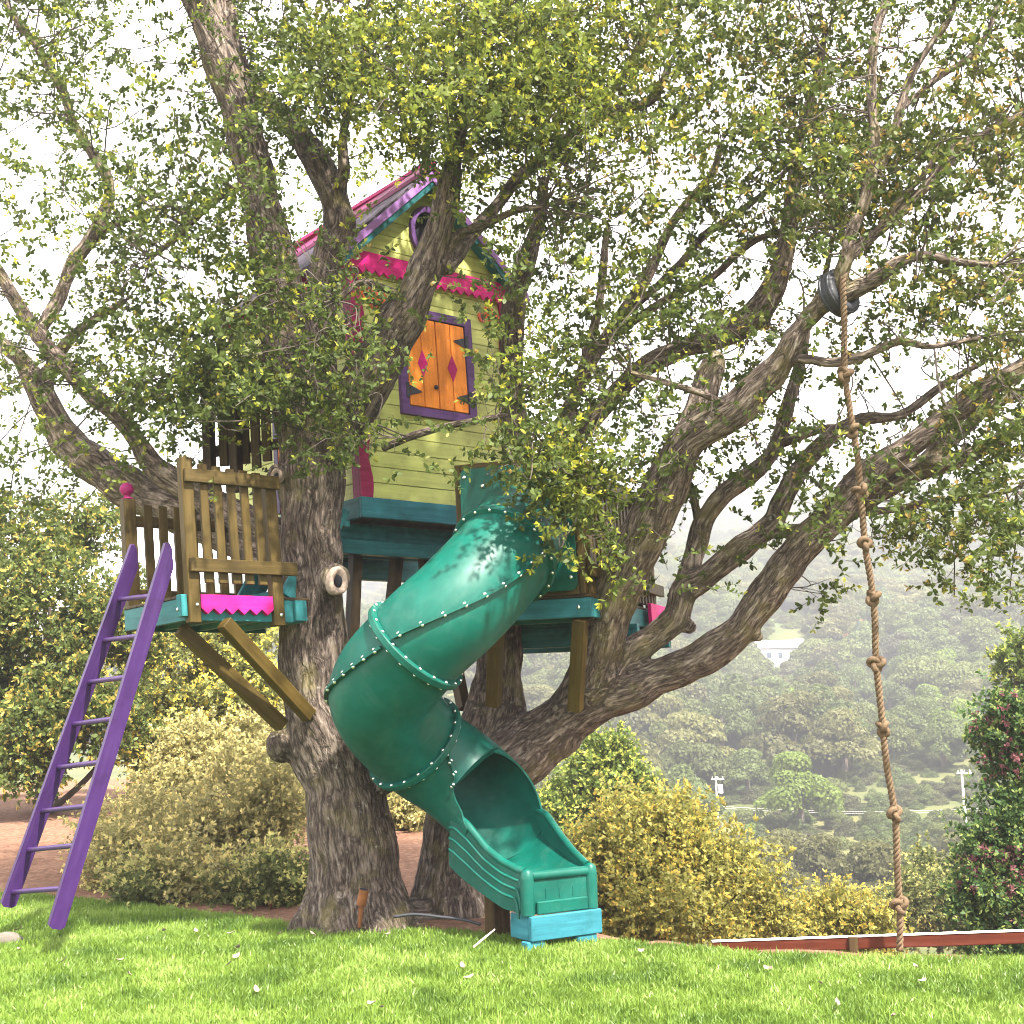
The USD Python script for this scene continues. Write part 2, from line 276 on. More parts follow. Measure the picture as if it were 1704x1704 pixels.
GROUND = M('bare_earth_and_scrub', {'g': ('geometry', {}), 'n': ('noise_texture', {'scale': 0.05, 'detail': 8.0, 'roughness': 0.65}), 'n2': ('noise_texture', {'scale': 14.0, 'detail': 8.0, 'roughness': 0.7}),
    'r': ('rgb_ramp', {'ramp': [(0.35, (0.032, 0.045, 0.016)), (0.55, (0.075, 0.075, 0.026)), (0.75, (0.14, 0.115, 0.05))]}),
    'r2': ('rgb_ramp', {'ramp': [(0.25, (0.060, 0.030, 0.018)), (0.5, (0.135, 0.070, 0.044)), (0.75, (0.22, 0.135, 0.09))]}),
    'd': ('math', {'math_type': 'multiply', 'value2': 0.02}), 'sx': ('separate_xyz', {}), 'cl': ('map_range', {'from_min': 24.0, 'from_max': 40.0, 'clamp': True}), 'm': ('mix', {}),
    'b': ('bump', {'strength': 0.6, 'distance': 0.05}), 'p': ('principled_bsdf', {'roughness': 0.95, 'specular_ior_level': 0.1})},
    [('g.position', 'n.vector'), ('g.position', 'n2.vector'), ('n.fac', 'r.fac'), ('n2.fac', 'r2.fac'), ('g.position', 'sx.vector'), ('sx.y', 'cl.value'), ('cl.result', 'm.fac'), ('r2.color', 'm.color1'), ('r.color', 'm.color2'),
     ('m.color', 'p.base_color'), ('n2.fac', 'b.height'), ('b.normal', 'p.normal')])
put('ground', (np.stack([_X, _Y, _Zg], -1).reshape(-1, 3), gf), GROUND, smooth=True, kind='structure')
# lawn sheet and grass
def lawn_z(x, y): return height(x, y) + 0.004 + (noise3(np.stack([x * 0.9, y * 0.9, 0 * x], -1), 21) - 0.5) * 0.035
_lx = np.linspace(-11, 11, 130); _lt = np.linspace(0, 1, 90); LX, LT = np.meshgrid(_lx, _lt, indexing='ij')
LY = -13 + (lawn_edge(LX) + 0.12 * (noise3(np.stack([LX * 4, LX * 0, LX * 0], -1), 2) - 0.5) + 13) * LT ** 0.7
LZ = lawn_z(LX, LY) - np.clip((LT - 0.985) / 0.015, 0, 1) * 0.03
n, m = LX.shape; _i, _j = [q.ravel() for q in np.meshgrid(np.arange(n - 1), np.arange(m - 1), indexing='ij')]
LAWN = M('lawn_turf', {'g': ('geometry', {}), 'n': ('noise_texture', {'scale': 40.0, 'detail': 6.0}), 'n2': ('noise_texture', {'scale': 1.3, 'detail': 4.0}),
    'r': ('rgb_ramp', {'ramp': [(0.3, (0.045, 0.075, 0.010)), (0.7, (0.13, 0.20, 0.022))]}), 'b': ('bump', {'strength': 0.8, 'distance': 0.03}), 'p': ('principled_bsdf', {'roughness': 0.9, 'specular_ior_level': 0.1})},
    [('g.position', 'n.vector'), ('n.fac', 'r.fac'), ('r.color', 'p.base_color'), ('n.fac', 'b.height'), ('b.normal', 'p.normal')])
put('lawn', (np.stack([LX, LY, LZ], -1).reshape(-1, 3), quads(np.stack([_i * m + _j, (_i + 1) * m + _j, (_i + 1) * m + _j + 1, _i * m + _j + 1], 1))), LAWN, smooth=True, kind='structure')
GRASS = M('grass_blade', {'g': ('geometry', {}), 'o': ('object_info', {}), 'n': ('noise_texture', {'scale': 1.6, 'detail': 5.0, 'roughness': 0.6}), 'ad': ('math', {'math_type': 'multiply_add', 'value2': 0.50}), 'mm': ('math', {'math_type': 'multiply', 'value2': 1.6}),
    'sb': ('math', {'math_type': 'subtract', 'value2': 0.50}),
    'r': ('rgb_ramp', {'ramp': [(0.05, (0.056, 0.104, 0.012)), (0.35, (0.133, 0.205, 0.027)), (0.6, (0.208, 0.285, 0.060)), (0.82, (0.338, 0.393, 0.202)), (1.0, (0.495, 0.534, 0.477))]}),
    'p': ('principled_bsdf', {'roughness': 0.45, 'specular_ior_level': 0.35}), 't': ('translucent_bsdf', {}), 'mx': ('mix_closure', {'fac': 0.35})},
    [('g.random_per_island', 'ad.value1'), ('g.position', 'n.vector'), ('n.fac', 'mm.value1'), ('mm.value', 'ad.value3'), ('ad.value', 'sb.value1'), ('sb.value', 'r.fac'), ('r.color', 'p.base_color'), ('r.color', 't.color'), ('p.BSDF', 'mx.closure1'), ('t.BSDF', 'mx.closure2')], surface='mx.closure')

def instancer(name, parent, protos, pos, quat, scale, which, **tags):
    """protos: list of (name, mesh, material); pos in world coordinates."""
    p = path_of(name, parent); pi = UsdGeom.PointInstancer.Define(stage, p); rel = pi.CreatePrototypesRel()
    for nm, mesh, mat in protos:
        q = f'{p}/{nm}'; k = 1
        while stage.GetPrimAtPath(q): q = f'{p}/{nm}_{k:03d}'; k += 1
        mm = usdkit.mesh(stage, q, (mesh[0], mesh[1]), mat)
        if len(mesh) > 2:
            for a, val in mesh[2].items(): UsdGeom.PrimvarsAPI(mm).CreatePrimvar(a, Sdf.ValueTypeNames.FloatArray, 'vertex').Set(Vt.FloatArray.FromNumpy(np.asarray(val, np.float32)))
        rel.AddTarget(q)
    pi.CreatePositionsAttr(Vt.Vec3fArray.FromNumpy((np.asarray(pos) - org_of(parent)).astype(np.float32)))
    q = np.asarray(quat, float); pi.CreateOrientationsAttr(Vt.QuathArray([Gf.Quath(float(a[0]), float(a[1]), float(a[2]), float(a[3])) for a in q]))
    s = np.asarray(scale, float); s = np.repeat(s[:, None], 3, 1) if s.ndim == 1 else s
    pi.CreateScalesAttr(Vt.Vec3fArray.FromNumpy(s.astype(np.float32))); pi.CreateProtoIndicesAttr(Vt.IntArray.FromNumpy(np.asarray(which, np.int32)))
    tagp(pi.GetPrim(), **tags); return p
def rand_quat(n, rs, tilt=None):
    if tilt is None: q = rs.normal(size=(n, 4))
    else:
        a = rs.rand(n) * 2 * np.pi; b = rs.rand(n) * 2 * np.pi; t = rs.rand(n) * tilt
        q = np.stack([np.cos(t / 2) * np.cos(a / 2), np.sin(t / 2) * np.cos(b), np.sin(t / 2) * np.sin(b), np.cos(t / 2) * np.sin(a / 2)], 1)
    return q / np.linalg.norm(q, axis=1, keepdims=True)
def tuft(rs, nb, h, spread):
    V, F = [], []
    for k in range(nb):
        c = rs.normal(0, spread, 2); a = rs.rand() * 6.28; l = h * (0.55 + 0.8 * rs.rand()); w = 0.0026 + 0.0022 * rs.rand(); b = rs.rand() * 6.28; lean = rs.rand() ** 1.2 * 0.75
        d = np.array([math.cos(b), math.sin(b)]) * lean; s = np.array([math.cos(a), math.sin(a)]) * w; o = len(V)
        for t, ww in ((0, 1), (0.5, 0.9)):
            q = c + d * l * t * t; V += [[*(q - s * ww), l * t * (1 - 0.18 * lean * t)], [*(q + s * ww), l * t * (1 - 0.18 * lean * t)]]
        V.append([*(c + d * l), l * (1 - 0.35 * lean)]); F += [[o, o + 1, o + 3], [o, o + 3, o + 2], [o + 2, o + 3, o + 4]]
    return np.array(V), np.array(F)
rs = np.random.RandomState(11)
NG = 36000
gx = rs.uniform(-5.6, 5.6, NG); gy = 4.6 + (lawn_edge(gx) + 0.03 - 4.6) * rs.rand(NG) ** 0.9
gz = lawn_z(gx, gy) - 0.006
keep = ~((np.hypot(gx + 1.22, gy - 10.0) < 0.36))
gs = (0.7 + 0.6 * rs.rand(NG)) * np.where(lawn_edge(gx) - gy < 0.12, 0.75, 1.0)
instancer('grass', None, [('grass_tuft', tuft(rs, 20, 0.047, 0.024), GRASS) for _ in range(5)], np.stack([gx, gy, gz], 1)[keep], rand_quat(NG, rs, 0.25)[keep], gs[keep], rs.randint(0, 5, NG)[keep],
          label='bright spring green mown lawn grass across the whole foreground', cat='grass', kind='stuff')

# ------------------------------------------------------------------ the oak: skeleton measured along its limbs (x, y, distance, half width)
SK = {
 'trunk': [[(600,1600,10,98),(597,1540,10,86),(592,1480,10,74),(584,1400,10,64),(573,1310,10,62),(550,1225,10,64),(526,1130,10,53),(521,1030,10,48),(517,930,10,47),(519,840,10,48),(521,760,10,56),(519,690,10,58)],
           [(745,1600,10.4,76),(744,1540,10.4,64),(746,1480,10.45,54),(754,1400,10.5,48),(772,1330,10.5,47),(800,1265,10.5,54),(825,1190,10.5,48)],
           [(650,1560,10.15,46),(690,1545,10.25,46),(730,1560,10.35,46)]],
 'limb': [
  [(517,700,10,56),(492,620,9.95,50),(472,530,9.9,43),(454,430,9.85,40),(437,340,9.8,36),(415,250,9.75,33),(390,160,9.7,32),(360,80,9.65,31),(328,0,9.6,29),(300,-80,9.55,26),(280,-160,9.5,22)],
  [(522,690,10.05,38),(533,590,10.1,32),(535,480,10.1,29),(549,420,10.1,28),(563,375,10.1,28),(553,320,10.1,27),(525,265,10.15,25),(490,215,10.2,22),(455,180,10.25,19),(425,150,10.3,17),(400,110,10.4,15),(385,40,10.5,13),(380,-40,10.6,10)],
  [(548,745,9.95,42),(605,645,9.7,44),(652,560,9.6,43),(688,490,9.5,36),(714,430,9.45,30),(733,370,9.4,26),(746,310,9.35,21),(756,260,9.3,15),(770,200,9.25,12),(775,120,9.2,9),(790,40,9.1,6)],
  [(825,1195,10.5,48),(829,1120,10.5,40),(832,1050,10.55,35),(848,960,10.6,30),(862,860,10.6,28),(860,760,10.6,26),(852,660,10.65,22),(852,560,10.7,22),(858,490,10.7,21),(880,420,10.8,16),(900,360,10.9,13),(905,300,11,9)],
  [(790,1290,10.45,50),(850,1268,10.35,54),(900,1228,10.3,52),(950,1190,10.2,46),(1000,1165,10.1,41),(1060,1143,10,35),(1136,1110,9.9,31),(1184,1084,9.82,30),(1230,1049,9.75,30),(1276,992,9.7,30),(1312,940,9.65,30),(1345,899,9.6,31),(1386,858,9.55,30),(1425,812,9.5,28),(1480,765,9.4,25),(1550,715,9.3,22),(1620,660,9.2,21),(1704,612,9.1,18),(1800,560,9,14)],
  [(1375,868,9.55,27),(1430,838,9.6,22),(1480,808,9.6,20),(1530,782,9.6,19),(1580,770,9.6,17),(1640,745,9.6,15),(1704,705,9.6,13),(1800,640,9.6,9)],
  [(930,1220,10.25,40),(968,1150,10.1,42),(998,1080,9.9,42),(1020,1000,9.7,42),(1050,930,9.5,42),(1085,860,9.35,42),(1115,790,9.2,40),(1140,740,9.1,36),(1180,710,9.0,36),(1230,675,8.9,34),(1275,630,8.8,29),(1308,590,8.7,24),(1330,550,8.65,18),(1355,520,8.6,18),(1385,490,8.5,16),(1405,440,8.4,14),(1415,390,8.4,13),(1440,330,8.4,12),(1455,250,8.4,11),(1450,150,8.4,10),(1455,60,8.4,9),(1475,0,8.4,8),(1490,-80,8.4,6)],
  [(1138,750,9.1,26),(1158,690,9.1,25),(1176,640,9.1,24),(1187,606,9.1,22),(1190,596,9.1,15)],
  [(850,900,10.55,22),(905,800,10.4,20),(960,730,10.2,19),(1030,650,10,18),(1085,605,9.9,18),(1140,578,9.8,19),(1200,560,9.7,21),(1250,530,9.65,24),(1285,480,9.6,22),(1305,420,9.6,18),(1315,370,9.6,16),(1320,300,9.6,14),(1330,240,9.6,11),(1350,160,9.6,9),(1370,80,9.6,7)],
  [(925,720,10.35,13),(985,600,10.4,12),(1030,530,10.4,12),(1075,465,10.4,11),(1100,410,10.4,10),(1120,370,10.4,9),(1150,330,10.4,9),(1185,290,10.4,8),(1200,240,10.4,7)],
  [(1032,530,10.4,8),(1090,480,10.3,8),(1136,435,10.2,8),(1170,393,10.2,8),(1219,360,10.1,7),(1276,317,10.1,6),(1320,270,10.1,4)],
  [(1020,560,10.4,7),(1090,510,10.2,7),(1136,483,10.1,7),(1183,463,10,7),(1246,406,9.9,7),(1305,383,9.75,6)],
  [(985,1150,10.0,30),(1040,1095,10.02,29),(1085,1062,10.02,26),(1122,1030,10.0,24),(1138,985,10.0,24),(1175,960,9.95,24),(1236,912,9.9,22),(1283,872,9.85,20),(1303,831,9.8,18),(1336,775,9.75,17),(1389,721,9.7,14),(1436,698,9.7,12),(1500,690,9.7,9),(1570,640,9.7,7),(1640,600,9.7,5)],
  [(1138,990,10,22),(1155,920,10.1,20),(1172,868,10.1,18),(1203,825,10.1,18),(1250,790,10.1,17),(1280,760,10.1,15),(1296,725,10.1,14),(1312,670,10.1,13),(1323,635,10.15,12),(1336,588,10.2,11),(1345,530,10.2,9),(1370,470,10.2,7),(1385,400,10.2,5)],
  [(480,930,10.2,40),(390,890,10.7,38),(290,850,11,37),(215,815,11.2,36),(150,770,11.3,34),(105,725,11.4,30),(80,680,11.4,26),(62,640,11.4,22),(40,605,11.4,17),(15,580,11.4,14),(-30,560,11.4,11)],
  [(480,900,10.15,30),(380,850,10.5,26),(305,810,10.7,24),(258,778,10.8,20),(230,735,10.8,18),(195,690,10.8,17),(150,655,10.8,16),(110,610,10.8,15),(70,565,10.8,14),(45,530,10.8,13),(20,490,10.8,12),(-5,445,10.8,11),(-40,390,10.8,9)],
  [(62,560,10.8,11),(82,525,10.9,12),(100,490,11,12),(120,440,11,13),(150,400,11,13),(172,360,11,12),(182,320,11,11),(172,280,11,11),(150,250,11,10),(120,200,11,9),(108,160,11,9),(80,110,11,8),(60,75,11,8),(40,50,11,7),(15,15,11,7),(-10,-30,11,6)],
  [(745,445,9.5,17),(762,422,9.7,15),(780,395,9.9,14),(820,350,10.1,13),(870,290,10.2,13),(930,245,10.3,13),(985,200,10.4,12),(1030,180,10.5,10),(1075,172,10.5,9),(1100,145,10.5,8),(1112,105,10.6,6)],
  [(1375,505,8.5,16),(1430,478,8.45,18),(1470,455,8.4,16),(1495,436,8.35,13),(1540,425,8.3,10),(1600,437,8.3,7),(1660,440,8.2,5)],
  ],
 'branch': [
  [(392,150,9.75,14),(376,60,9.9,14),(362,-30,10,11)],
  [(556,330,10.1,16),(572,285,10.0,12),(570,240,10,9),(580,180,9.9,7),(600,120,9.9,5)],
  [(728,437,9.45,17),(752,405,9.5,12),(775,385,9.5,9),(810,372,9.4,8),(860,350,9.3,6),(905,345,9.2,5)],
  [(985,200,10.4,11),(1003,165,10.5,11),(1040,120,10.6,10),(1075,60,10.7,9),(1110,0,10.8,8)],
  [(1500,797,9.6,17),(1540,768,9.62,16),(1575,735,9.66,14),(1609,711,9.7,13),(1656,672,9.7,11),(1720,645,9.7,8)],
  [(1425,852,9.6,9),(1470,850,9.6,7),(1503,845,9.6,7),(1549,835,9.6,6),(1610,832,9.6,5),(1690,815,9.6,4)],
  [(1165,885,10.1,10),(1158,845,10.1,8),(1150,812,10.1,7)],
  [(1270,883,9.86,14),(1310,884,9.82,13),(1355,884,9.65,14)],
  [(1290,742,10.1,10),(1325,728,10.05,9),(1363,715,10,8),(1400,712,10,7),(1440,720,9.9,5)],
  [(1410,430,8.42,12),(1450,395,8.45,11),(1503,350,8.5,10),(1550,300,8.5,10),(1590,250,8.5,11),(1640,225,8.5,10),(1704,190,8.5,8)],
  [(1462,380,8.46,7),(1500,330,8.5,6),(1543,283,8.5,5),(1560,240,8.5,4)],
  [(1455,290,8.42,8),(1480,250,8.5,8),(1510,140,8.6,8),(1545,80,8.6,7),(1580,30,8.6,7),(1600,-40,8.6,5)],
  [(1490,190,8.6,6),(1560,130,8.7,6),(1620,90,8.7,6),(1650,40,8.7,5),(1665,-20,8.7,4)],
  [(1305,597,8.7,12),(1345,598,8.65,9),(1385,604,8.6,9),(1430,595,8.55,9),(1470,578,8.5,8),(1500,568,8.5,8),(1545,577,8.5,6),(1590,570,8.5,5),(1640,560,8.5,4)],
  [(70,650,11.4,17),(90,600,11.4,12),(120,560,11.4,10),(160,530,11.4,8),(210,500,11.3,5)],
  [(160,392,11,10),(185,375,11,8),(215,365,11,6),(250,350,11,5),(290,340,11,3)],
  [(560,640,9.75,12),(535,590,9.55,8),(515,575,9.5,7),(512,620,9.48,8),(508,670,9.5,7),(504,715,9.5,6)],
  [(640,745,9.5,7),(680,728,9.2,7),(730,712,9.1,6),(790,700,9.0,6),(850,690,8.95,4)],
  [(1275,540,9.66,11),(1230,535,9.8,9),(1180,560,9.9,8)],
  [(905,860,10.4,11),(935,760,10.35,11),(955,660,10.3,10),(985,560,10.3,9),(1000,480,10.3,8),(1010,380,10.3,6)],
  [(200,700,10.8,6),(270,640,10.6,6),(340,600,10.3,5),(420,560,10.0,4)],
  [(420,300,9.78,10),(360,330,9.9,8),(300,390,10,6),(250,430,10,4)],
  [(690,500,9.5,9),(640,480,9.3,7),(600,470,9.1,6),(560,500,9.0,5)],
  [(1030,930,9.5,8),(1000,860,9.2,7),(970,800,9.0,7),(920,770,8.8,5)],
  [(1230,690,8.9,7),(1180,660,8.8,6),(1120,640,8.7,6),(1050,620,8.7,4)],
  ]}
def limb3(pts, sub=5, wob=0.007, seed=0):
    P = np.array([[*W(x, y, d), r * d / FPX] for x, y, d, r in pts]); Q = catmull(P, sub)
    rr = np.random.RandomState(seed); t = np.arange(len(Q)); ph = rr.rand(3) * 9
    for k in range(3): Q[:, k] += (noise3(np.stack([t * 0.31 + ph[k], t * 0, t * 0], -1), seed + k) - 0.5) * wob * np.clip(Q[:, 3] / 0.05, 0.5, 3) * (np.minimum(t, 8) / 8)
    Q[:, 3] *= 1 + (noise3(np.stack([t * 0.45 + ph[0], t * 0, t * 0], -1), seed + 9) - 0.5) * 0.18
    return Q
TREE, skel_all, segs, thin = [], [], [], []
lab = 0; LAB = []
for kind, lst in SK.items():
    for k, pts in enumerate(lst):
        Q = limb3(pts, seed=lab * 7 + 1)
        if kind == 'trunk': L = 0
        else: L = lab = lab + 1; LAB.append((L, kind))
        Q[:, 3] *= 1.0 if kind == 'trunk' else 0.92 if Q[0, 0] > 0.0 else 0.95
        skel_all.append(np.hstack([Q, np.full((len(Q), 1), L)]))
        for a, b in zip(Q[:-1], Q[1:]):
            if (a[3] + b[3]) / 2 > 0.040: segs.append((a, b, L))
        i = [q for q in range(len(Q)) if Q[q, 3] <= 0.043]
        if i:
            i0 = max(0, i[0] - 1); thin.append((Q[i0:], L, kind))
# root flare
for ang, ln in ((200, .5), (150, .35), (255, .5), (300, .45), (340, .45)):
    c = W(592, 1500, 10.0); a = math.radians(ang); e = np.array([c[0] + math.cos(a) * (.36 + ln * .4), c[1] + math.sin(a) * (.36 + ln * .35), -0.08, 0.05]); s = np.array([c[0] + math.cos(a) * .16, c[1] + math.sin(a) * .16, 0.34, 0.15])
    mid = (s + e) / 2; mid[2] -= 0.06
    for p, q in ((s, mid), (mid, e)): segs.append((p, q, 0))
for (x, y, d, r) in ((470, 1240, 9.95, 26), (462, 790, 9.86, 17), (1147, 1045, 9.97, 10), (1262, 1062, 9.72, 7), (1010, 1130, 9.95, 24), (555, 965, 9.80, 26), (640, 1300, 9.9, 22)):
    p = W(x, y, d); segs.append((np.array([*p, r * d / FPX]), np.array([*(p + [0.01, -0.02, 0.01]), r * d / FPX]), 0))
HS = 0.027
lo = np.array([-4.75, 7.7, -0.25]); hi = np.array([4.9, 12.1, 8.4]); dim = np.ceil((hi - lo) / HS).astype(int)
SD = np.full(dim, 0.5, np.float32)
for L in sorted({q[2] for q in segs}):
    mine = [q for q in segs if q[2] == L]; allp = np.array([x for q in mine for x in (q[0], q[1])]); R_ = allp[:, 3].max() + 0.16
    j0 = np.maximum(np.floor((allp[:, :3].min(0) - R_ - lo) / HS).astype(int), 0); j1 = np.minimum(np.ceil((allp[:, :3].max(0) + R_ - lo) / HS).astype(int), dim); TD = np.full(j1 - j0, 0.5, np.float32)
    for a, b, _ in mine:
        ra, rb = a[3], b[3]; r1 = max(ra, rb) + 0.14
        i0 = np.maximum(np.floor((np.minimum(a[:3], b[:3]) - r1 - lo) / HS).astype(int), j0); i1 = np.minimum(np.ceil((np.maximum(a[:3], b[:3]) + r1 - lo) / HS).astype(int), j1)
        if np.any(i1 <= i0): continue
        gx_, gy_, gz_ = [lo[k] + HS * np.arange(i0[k], i1[k], dtype=np.float32) for k in range(3)]
        ab = (b[:3] - a[:3]).astype(np.float32); L2 = max(float(ab @ ab), 1e-9)
        px_, py_, pz_ = (gx_ - a[0])[:, None, None], (gy_ - a[1])[None, :, None], (gz_ - a[2])[None, None, :]
        t = np.clip((px_ * ab[0] + py_ * ab[1] + pz_ * ab[2]) / L2, 0, 1)
        dd = np.sqrt((px_ - t * ab[0]) ** 2 + (py_ - t * ab[1]) ** 2 + (pz_ - t * ab[2]) ** 2) - (ra + (rb - ra) * t)
        q0, q1 = i0 - j0, i1 - j0; V_ = TD[q0[0]:q1[0], q0[1]:q1[1], q0[2]:q1[2]]
        if L == 0: h = np.clip(0.5 + 0.5 * (V_ - dd) / 0.03, 0, 1); V_[...] = V_ + (dd - V_) * h - 0.03 * h * (1 - h)
        else: np.minimum(V_, dd, out=V_)
    S = SD[j0[0]:j1[0], j0[1]:j1[1], j0[2]:j1[2]]; k = 0.05 if allp[:, 3].max() > 0.12 else 0.03
    h = np.clip(0.5 + 0.5 * (S - TD) / k, 0, 1); S[...] = S + (TD - S) * h - k * h * (1 - h)
def surface_nets(F, o, h):
    s = F < 0; cs = [s[a:s.shape[0] - 1 + a, b:s.shape[1] - 1 + b, c:s.shape[2] - 1 + c] for a in (0, 1) for b in (0, 1) for c in (0, 1)]
    cnt = sum(x.astype(np.int8) for x in cs); act = (cnt > 0) & (cnt < 8); I = np.argwhere(act); num = np.full(act.shape, -1, np.int32); num[act] = np.arange(len(I))
    val = {}
    for a in (0, 1):
        for b in (0, 1):
            for c in (0, 1): val[a, b, c] = F[I[:, 0] + a, I[:, 1] + b, I[:, 2] + c].astype(float)
    acc = np.zeros((len(I), 3)); w = np.zeros(len(I))
    for ax in range(3):
        for u in (0, 1):
            for v in (0, 1):
                p = [u, v]; p.insert(ax, 0); q = [u, v]; q.insert(ax, 1); A, B = val[tuple(p)], val[tuple(q)]; x = (A < 0) != (B < 0)
                t = np.where(x, A / np.where(x, A - B, 1), 0); pt = np.tile(np.array(p, float), (len(I), 1)); pt[:, ax] = t; acc += pt * x[:, None]; w += x
    V = o + (I + acc / w[:, None]) * h; Q = []
    for ax in range(3):
        sl0 = [slice(None)] * 3; sl1 = [slice(None)] * 3; sl0[ax] = slice(0, -1); sl1[ax] = slice(1, None)
        e = np.argwhere(s[tuple(sl0)] != s[tuple(sl1)]); o1, o2 = [k for k in range(3) if k != ax]
        e = e[(e[:, o1] > 0) & (e[:, o2] > 0) & (e[:, o1] < act.shape[o1]) & (e[:, o2] < act.shape[o2]) & (e[:, ax] < act.shape[ax])]
        flip = s[e[:, 0], e[:, 1], e[:, 2]]; c = []
        for d1, d2 in ((1, 1), (0, 1), (0, 0), (1, 0)):
            k = e.copy(); k[:, o1] -= d1; k[:, o2] -= d2; c.append(num[k[:, 0], k[:, 1], k[:, 2]])
        q = np.stack(c, 1); 
        if ax == 1: flip = ~flip
        q[~flip] = q[~flip][:, ::-1]; Q.append(q)
    return V, quads(np.vstack(Q))
BV, BF = surface_nets(SD, lo, HS); del SD
SKA = np.vstack(skel_all)
SKT = np.vstack([np.gradient(s[:, :3], axis=0) for s in skel_all]); SKT /= np.linalg.norm(SKT, axis=1, keepdims=True)
SKL = np.concatenate([np.concatenate([[0], np.cumsum(np.linalg.norm(np.diff(s[:, :3], axis=0), axis=1))]) for s in skel_all])
KT = cKDTree(SKA[:, :3])
_fr = [frames(q[:, :3]) for q in skel_all]; SKA_A = np.vstack([q[1] for q in _fr]); SKA_B = np.vstack([q[2] for q in _fr]); SKO = np.concatenate([np.full(len(q), k * 3.7) for k, q in enumerate(skel_all)])
def bark_coords(V):
    dd, ii = KT.query(V, k=6); best = np.argmin(dd - SKA[ii, 3], axis=1); i = ii[np.arange(len(V)), best]; d = V - SKA[i, :3]
    return i, np.stack([(d * SKA_A[i]).sum(1) + SKO[i], (d * SKA_B[i]).sum(1), (SKL[i] + (d * SKT[i]).sum(1)) * 0.22], 1), SKA[i, 3]
bi, bq, br = bark_coords(BV)
def vnorm(V, F):
    n = np.zeros_like(V); fn = np.cross(V[F[:, 1]] - V[F[:, 0]], V[F[:, 2]] - V[F[:, 0]])
    for k in range(3): np.add.at(n, F[:, k], fn)
    return n / (np.linalg.norm(n, axis=1, keepdims=True) + 1e-12)
N0 = vnorm(BV, BF)
ridge = 1 - np.abs(2 * meshkit.fbm(bq * [12, 12, 9], 4, 4) - 1) * 2.6
amp = np.clip((br - 0.04) / 0.24, 0.04, 1.0) * 0.017
BV = BV + N0 * ((np.clip(ridge, -0.6, 1) - 0.35) * amp + (noise3(BV * 3.2, 6) - 0.5) * 0.032 * np.clip(br / 0.2, 0.15, 1.2))[:, None]
BN = vnorm(BV, BF); vl = SKA[bi, 4].astype(int)
oak = thing('oak_tree', 'huge spreading oak with a treehouse in its boughs and many leafy limbs', 'tree', loc=W(600, 1525, 10.0) * [1, 1, 0])
fl = np.median(vl[BF], axis=1).astype(int)
tv = {}
for V_, L, kind in thin: tv.setdefault(L, []).append(V_)
def sub(mask):
    f = BF[mask]; u, inv = np.unique(f, return_inverse=True); return u, inv.reshape(-1, 3)
for L, kind in [(0, 'trunk')] + LAB:
    u, f = sub(fl == L); V, N, B = BV[u], BN[u], bq[u]
    for Q in tv.get(L, []):
        t_ = tube(Q[:, :3], np.maximum(Q[:, 3], 0.004), 9 if Q[0, 3] > 0.02 else 6)
        tn = vnorm(*t_); _, tb, tr = bark_coords(t_[0]); tvv = t_[0] + tn * ((noise3(tb * 14, 8) - 0.5) * 0.25 * tr)[:, None]
        f = np.vstack([f, t_[1] + len(V)]) if len(V) else t_[1]; V = np.vstack([V, tvv]) if len(V) else tvv; N = np.vstack([N, tn]) if len(N) else tn; B = np.vstack([B, tb]) if len(B) else tb
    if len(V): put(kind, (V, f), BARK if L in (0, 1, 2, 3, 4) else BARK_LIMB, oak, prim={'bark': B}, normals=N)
# sawn-off branch scars
def scar(px, py, d, r, face, name='branch_scar'):
    c = W(px, py, d); n_ = nrm(face); a = nrm(np.cross(n_, [0, 0, 1])); b = np.cross(n_, a); an = np.linspace(0, 2 * np.pi, 18, endpoint=False); prof = [(-0.05, 1.05), (-0.01, 1.06), (0.012, 0.95), (0.010, 0.72), (-0.012, 0.45), (-0.03, 0.28), (-0.05, 0.02)]
    rr = 1 + 0.10 * np.sin(an * 2 + 1) + 0.05 * np.sin(an * 3)
    V = np.vstack([c + n_ * h + (np.cos(an) * rr)[:, None] * a * r * k * 0.72 + (np.sin(an) * rr)[:, None] * b * r * k for h, k in prof]); i, j = [q.ravel() for q in np.meshgrid(np.arange(len(prof) - 1), np.arange(18), indexing='ij')]
    put(name, (V, quads(np.stack([i * 18 + j, i * 18 + (j + 1) % 18, (i + 1) * 18 + (j + 1) % 18, (i + 1) * 18 + j], 1))), CUTWOOD, oak, smooth=True, label='pale sawn-off branch scar on the trunk')
    put('hollow', ball(c - n_ * 0.012, r * 0.34, 2, (0.9, 0.9, 1.25)), DARK, oak + '/' + name if False else oak, smooth=True)
scar(564, 967, 9.62, 0.115, (0.75, -0.62, 0.05)); scar(459, 791, 9.74, 0.06, (-0.35, -0.9, 0.1)); scar(1189, 592, 9.1, 0.085, (0.1, -0.25, 0.9))

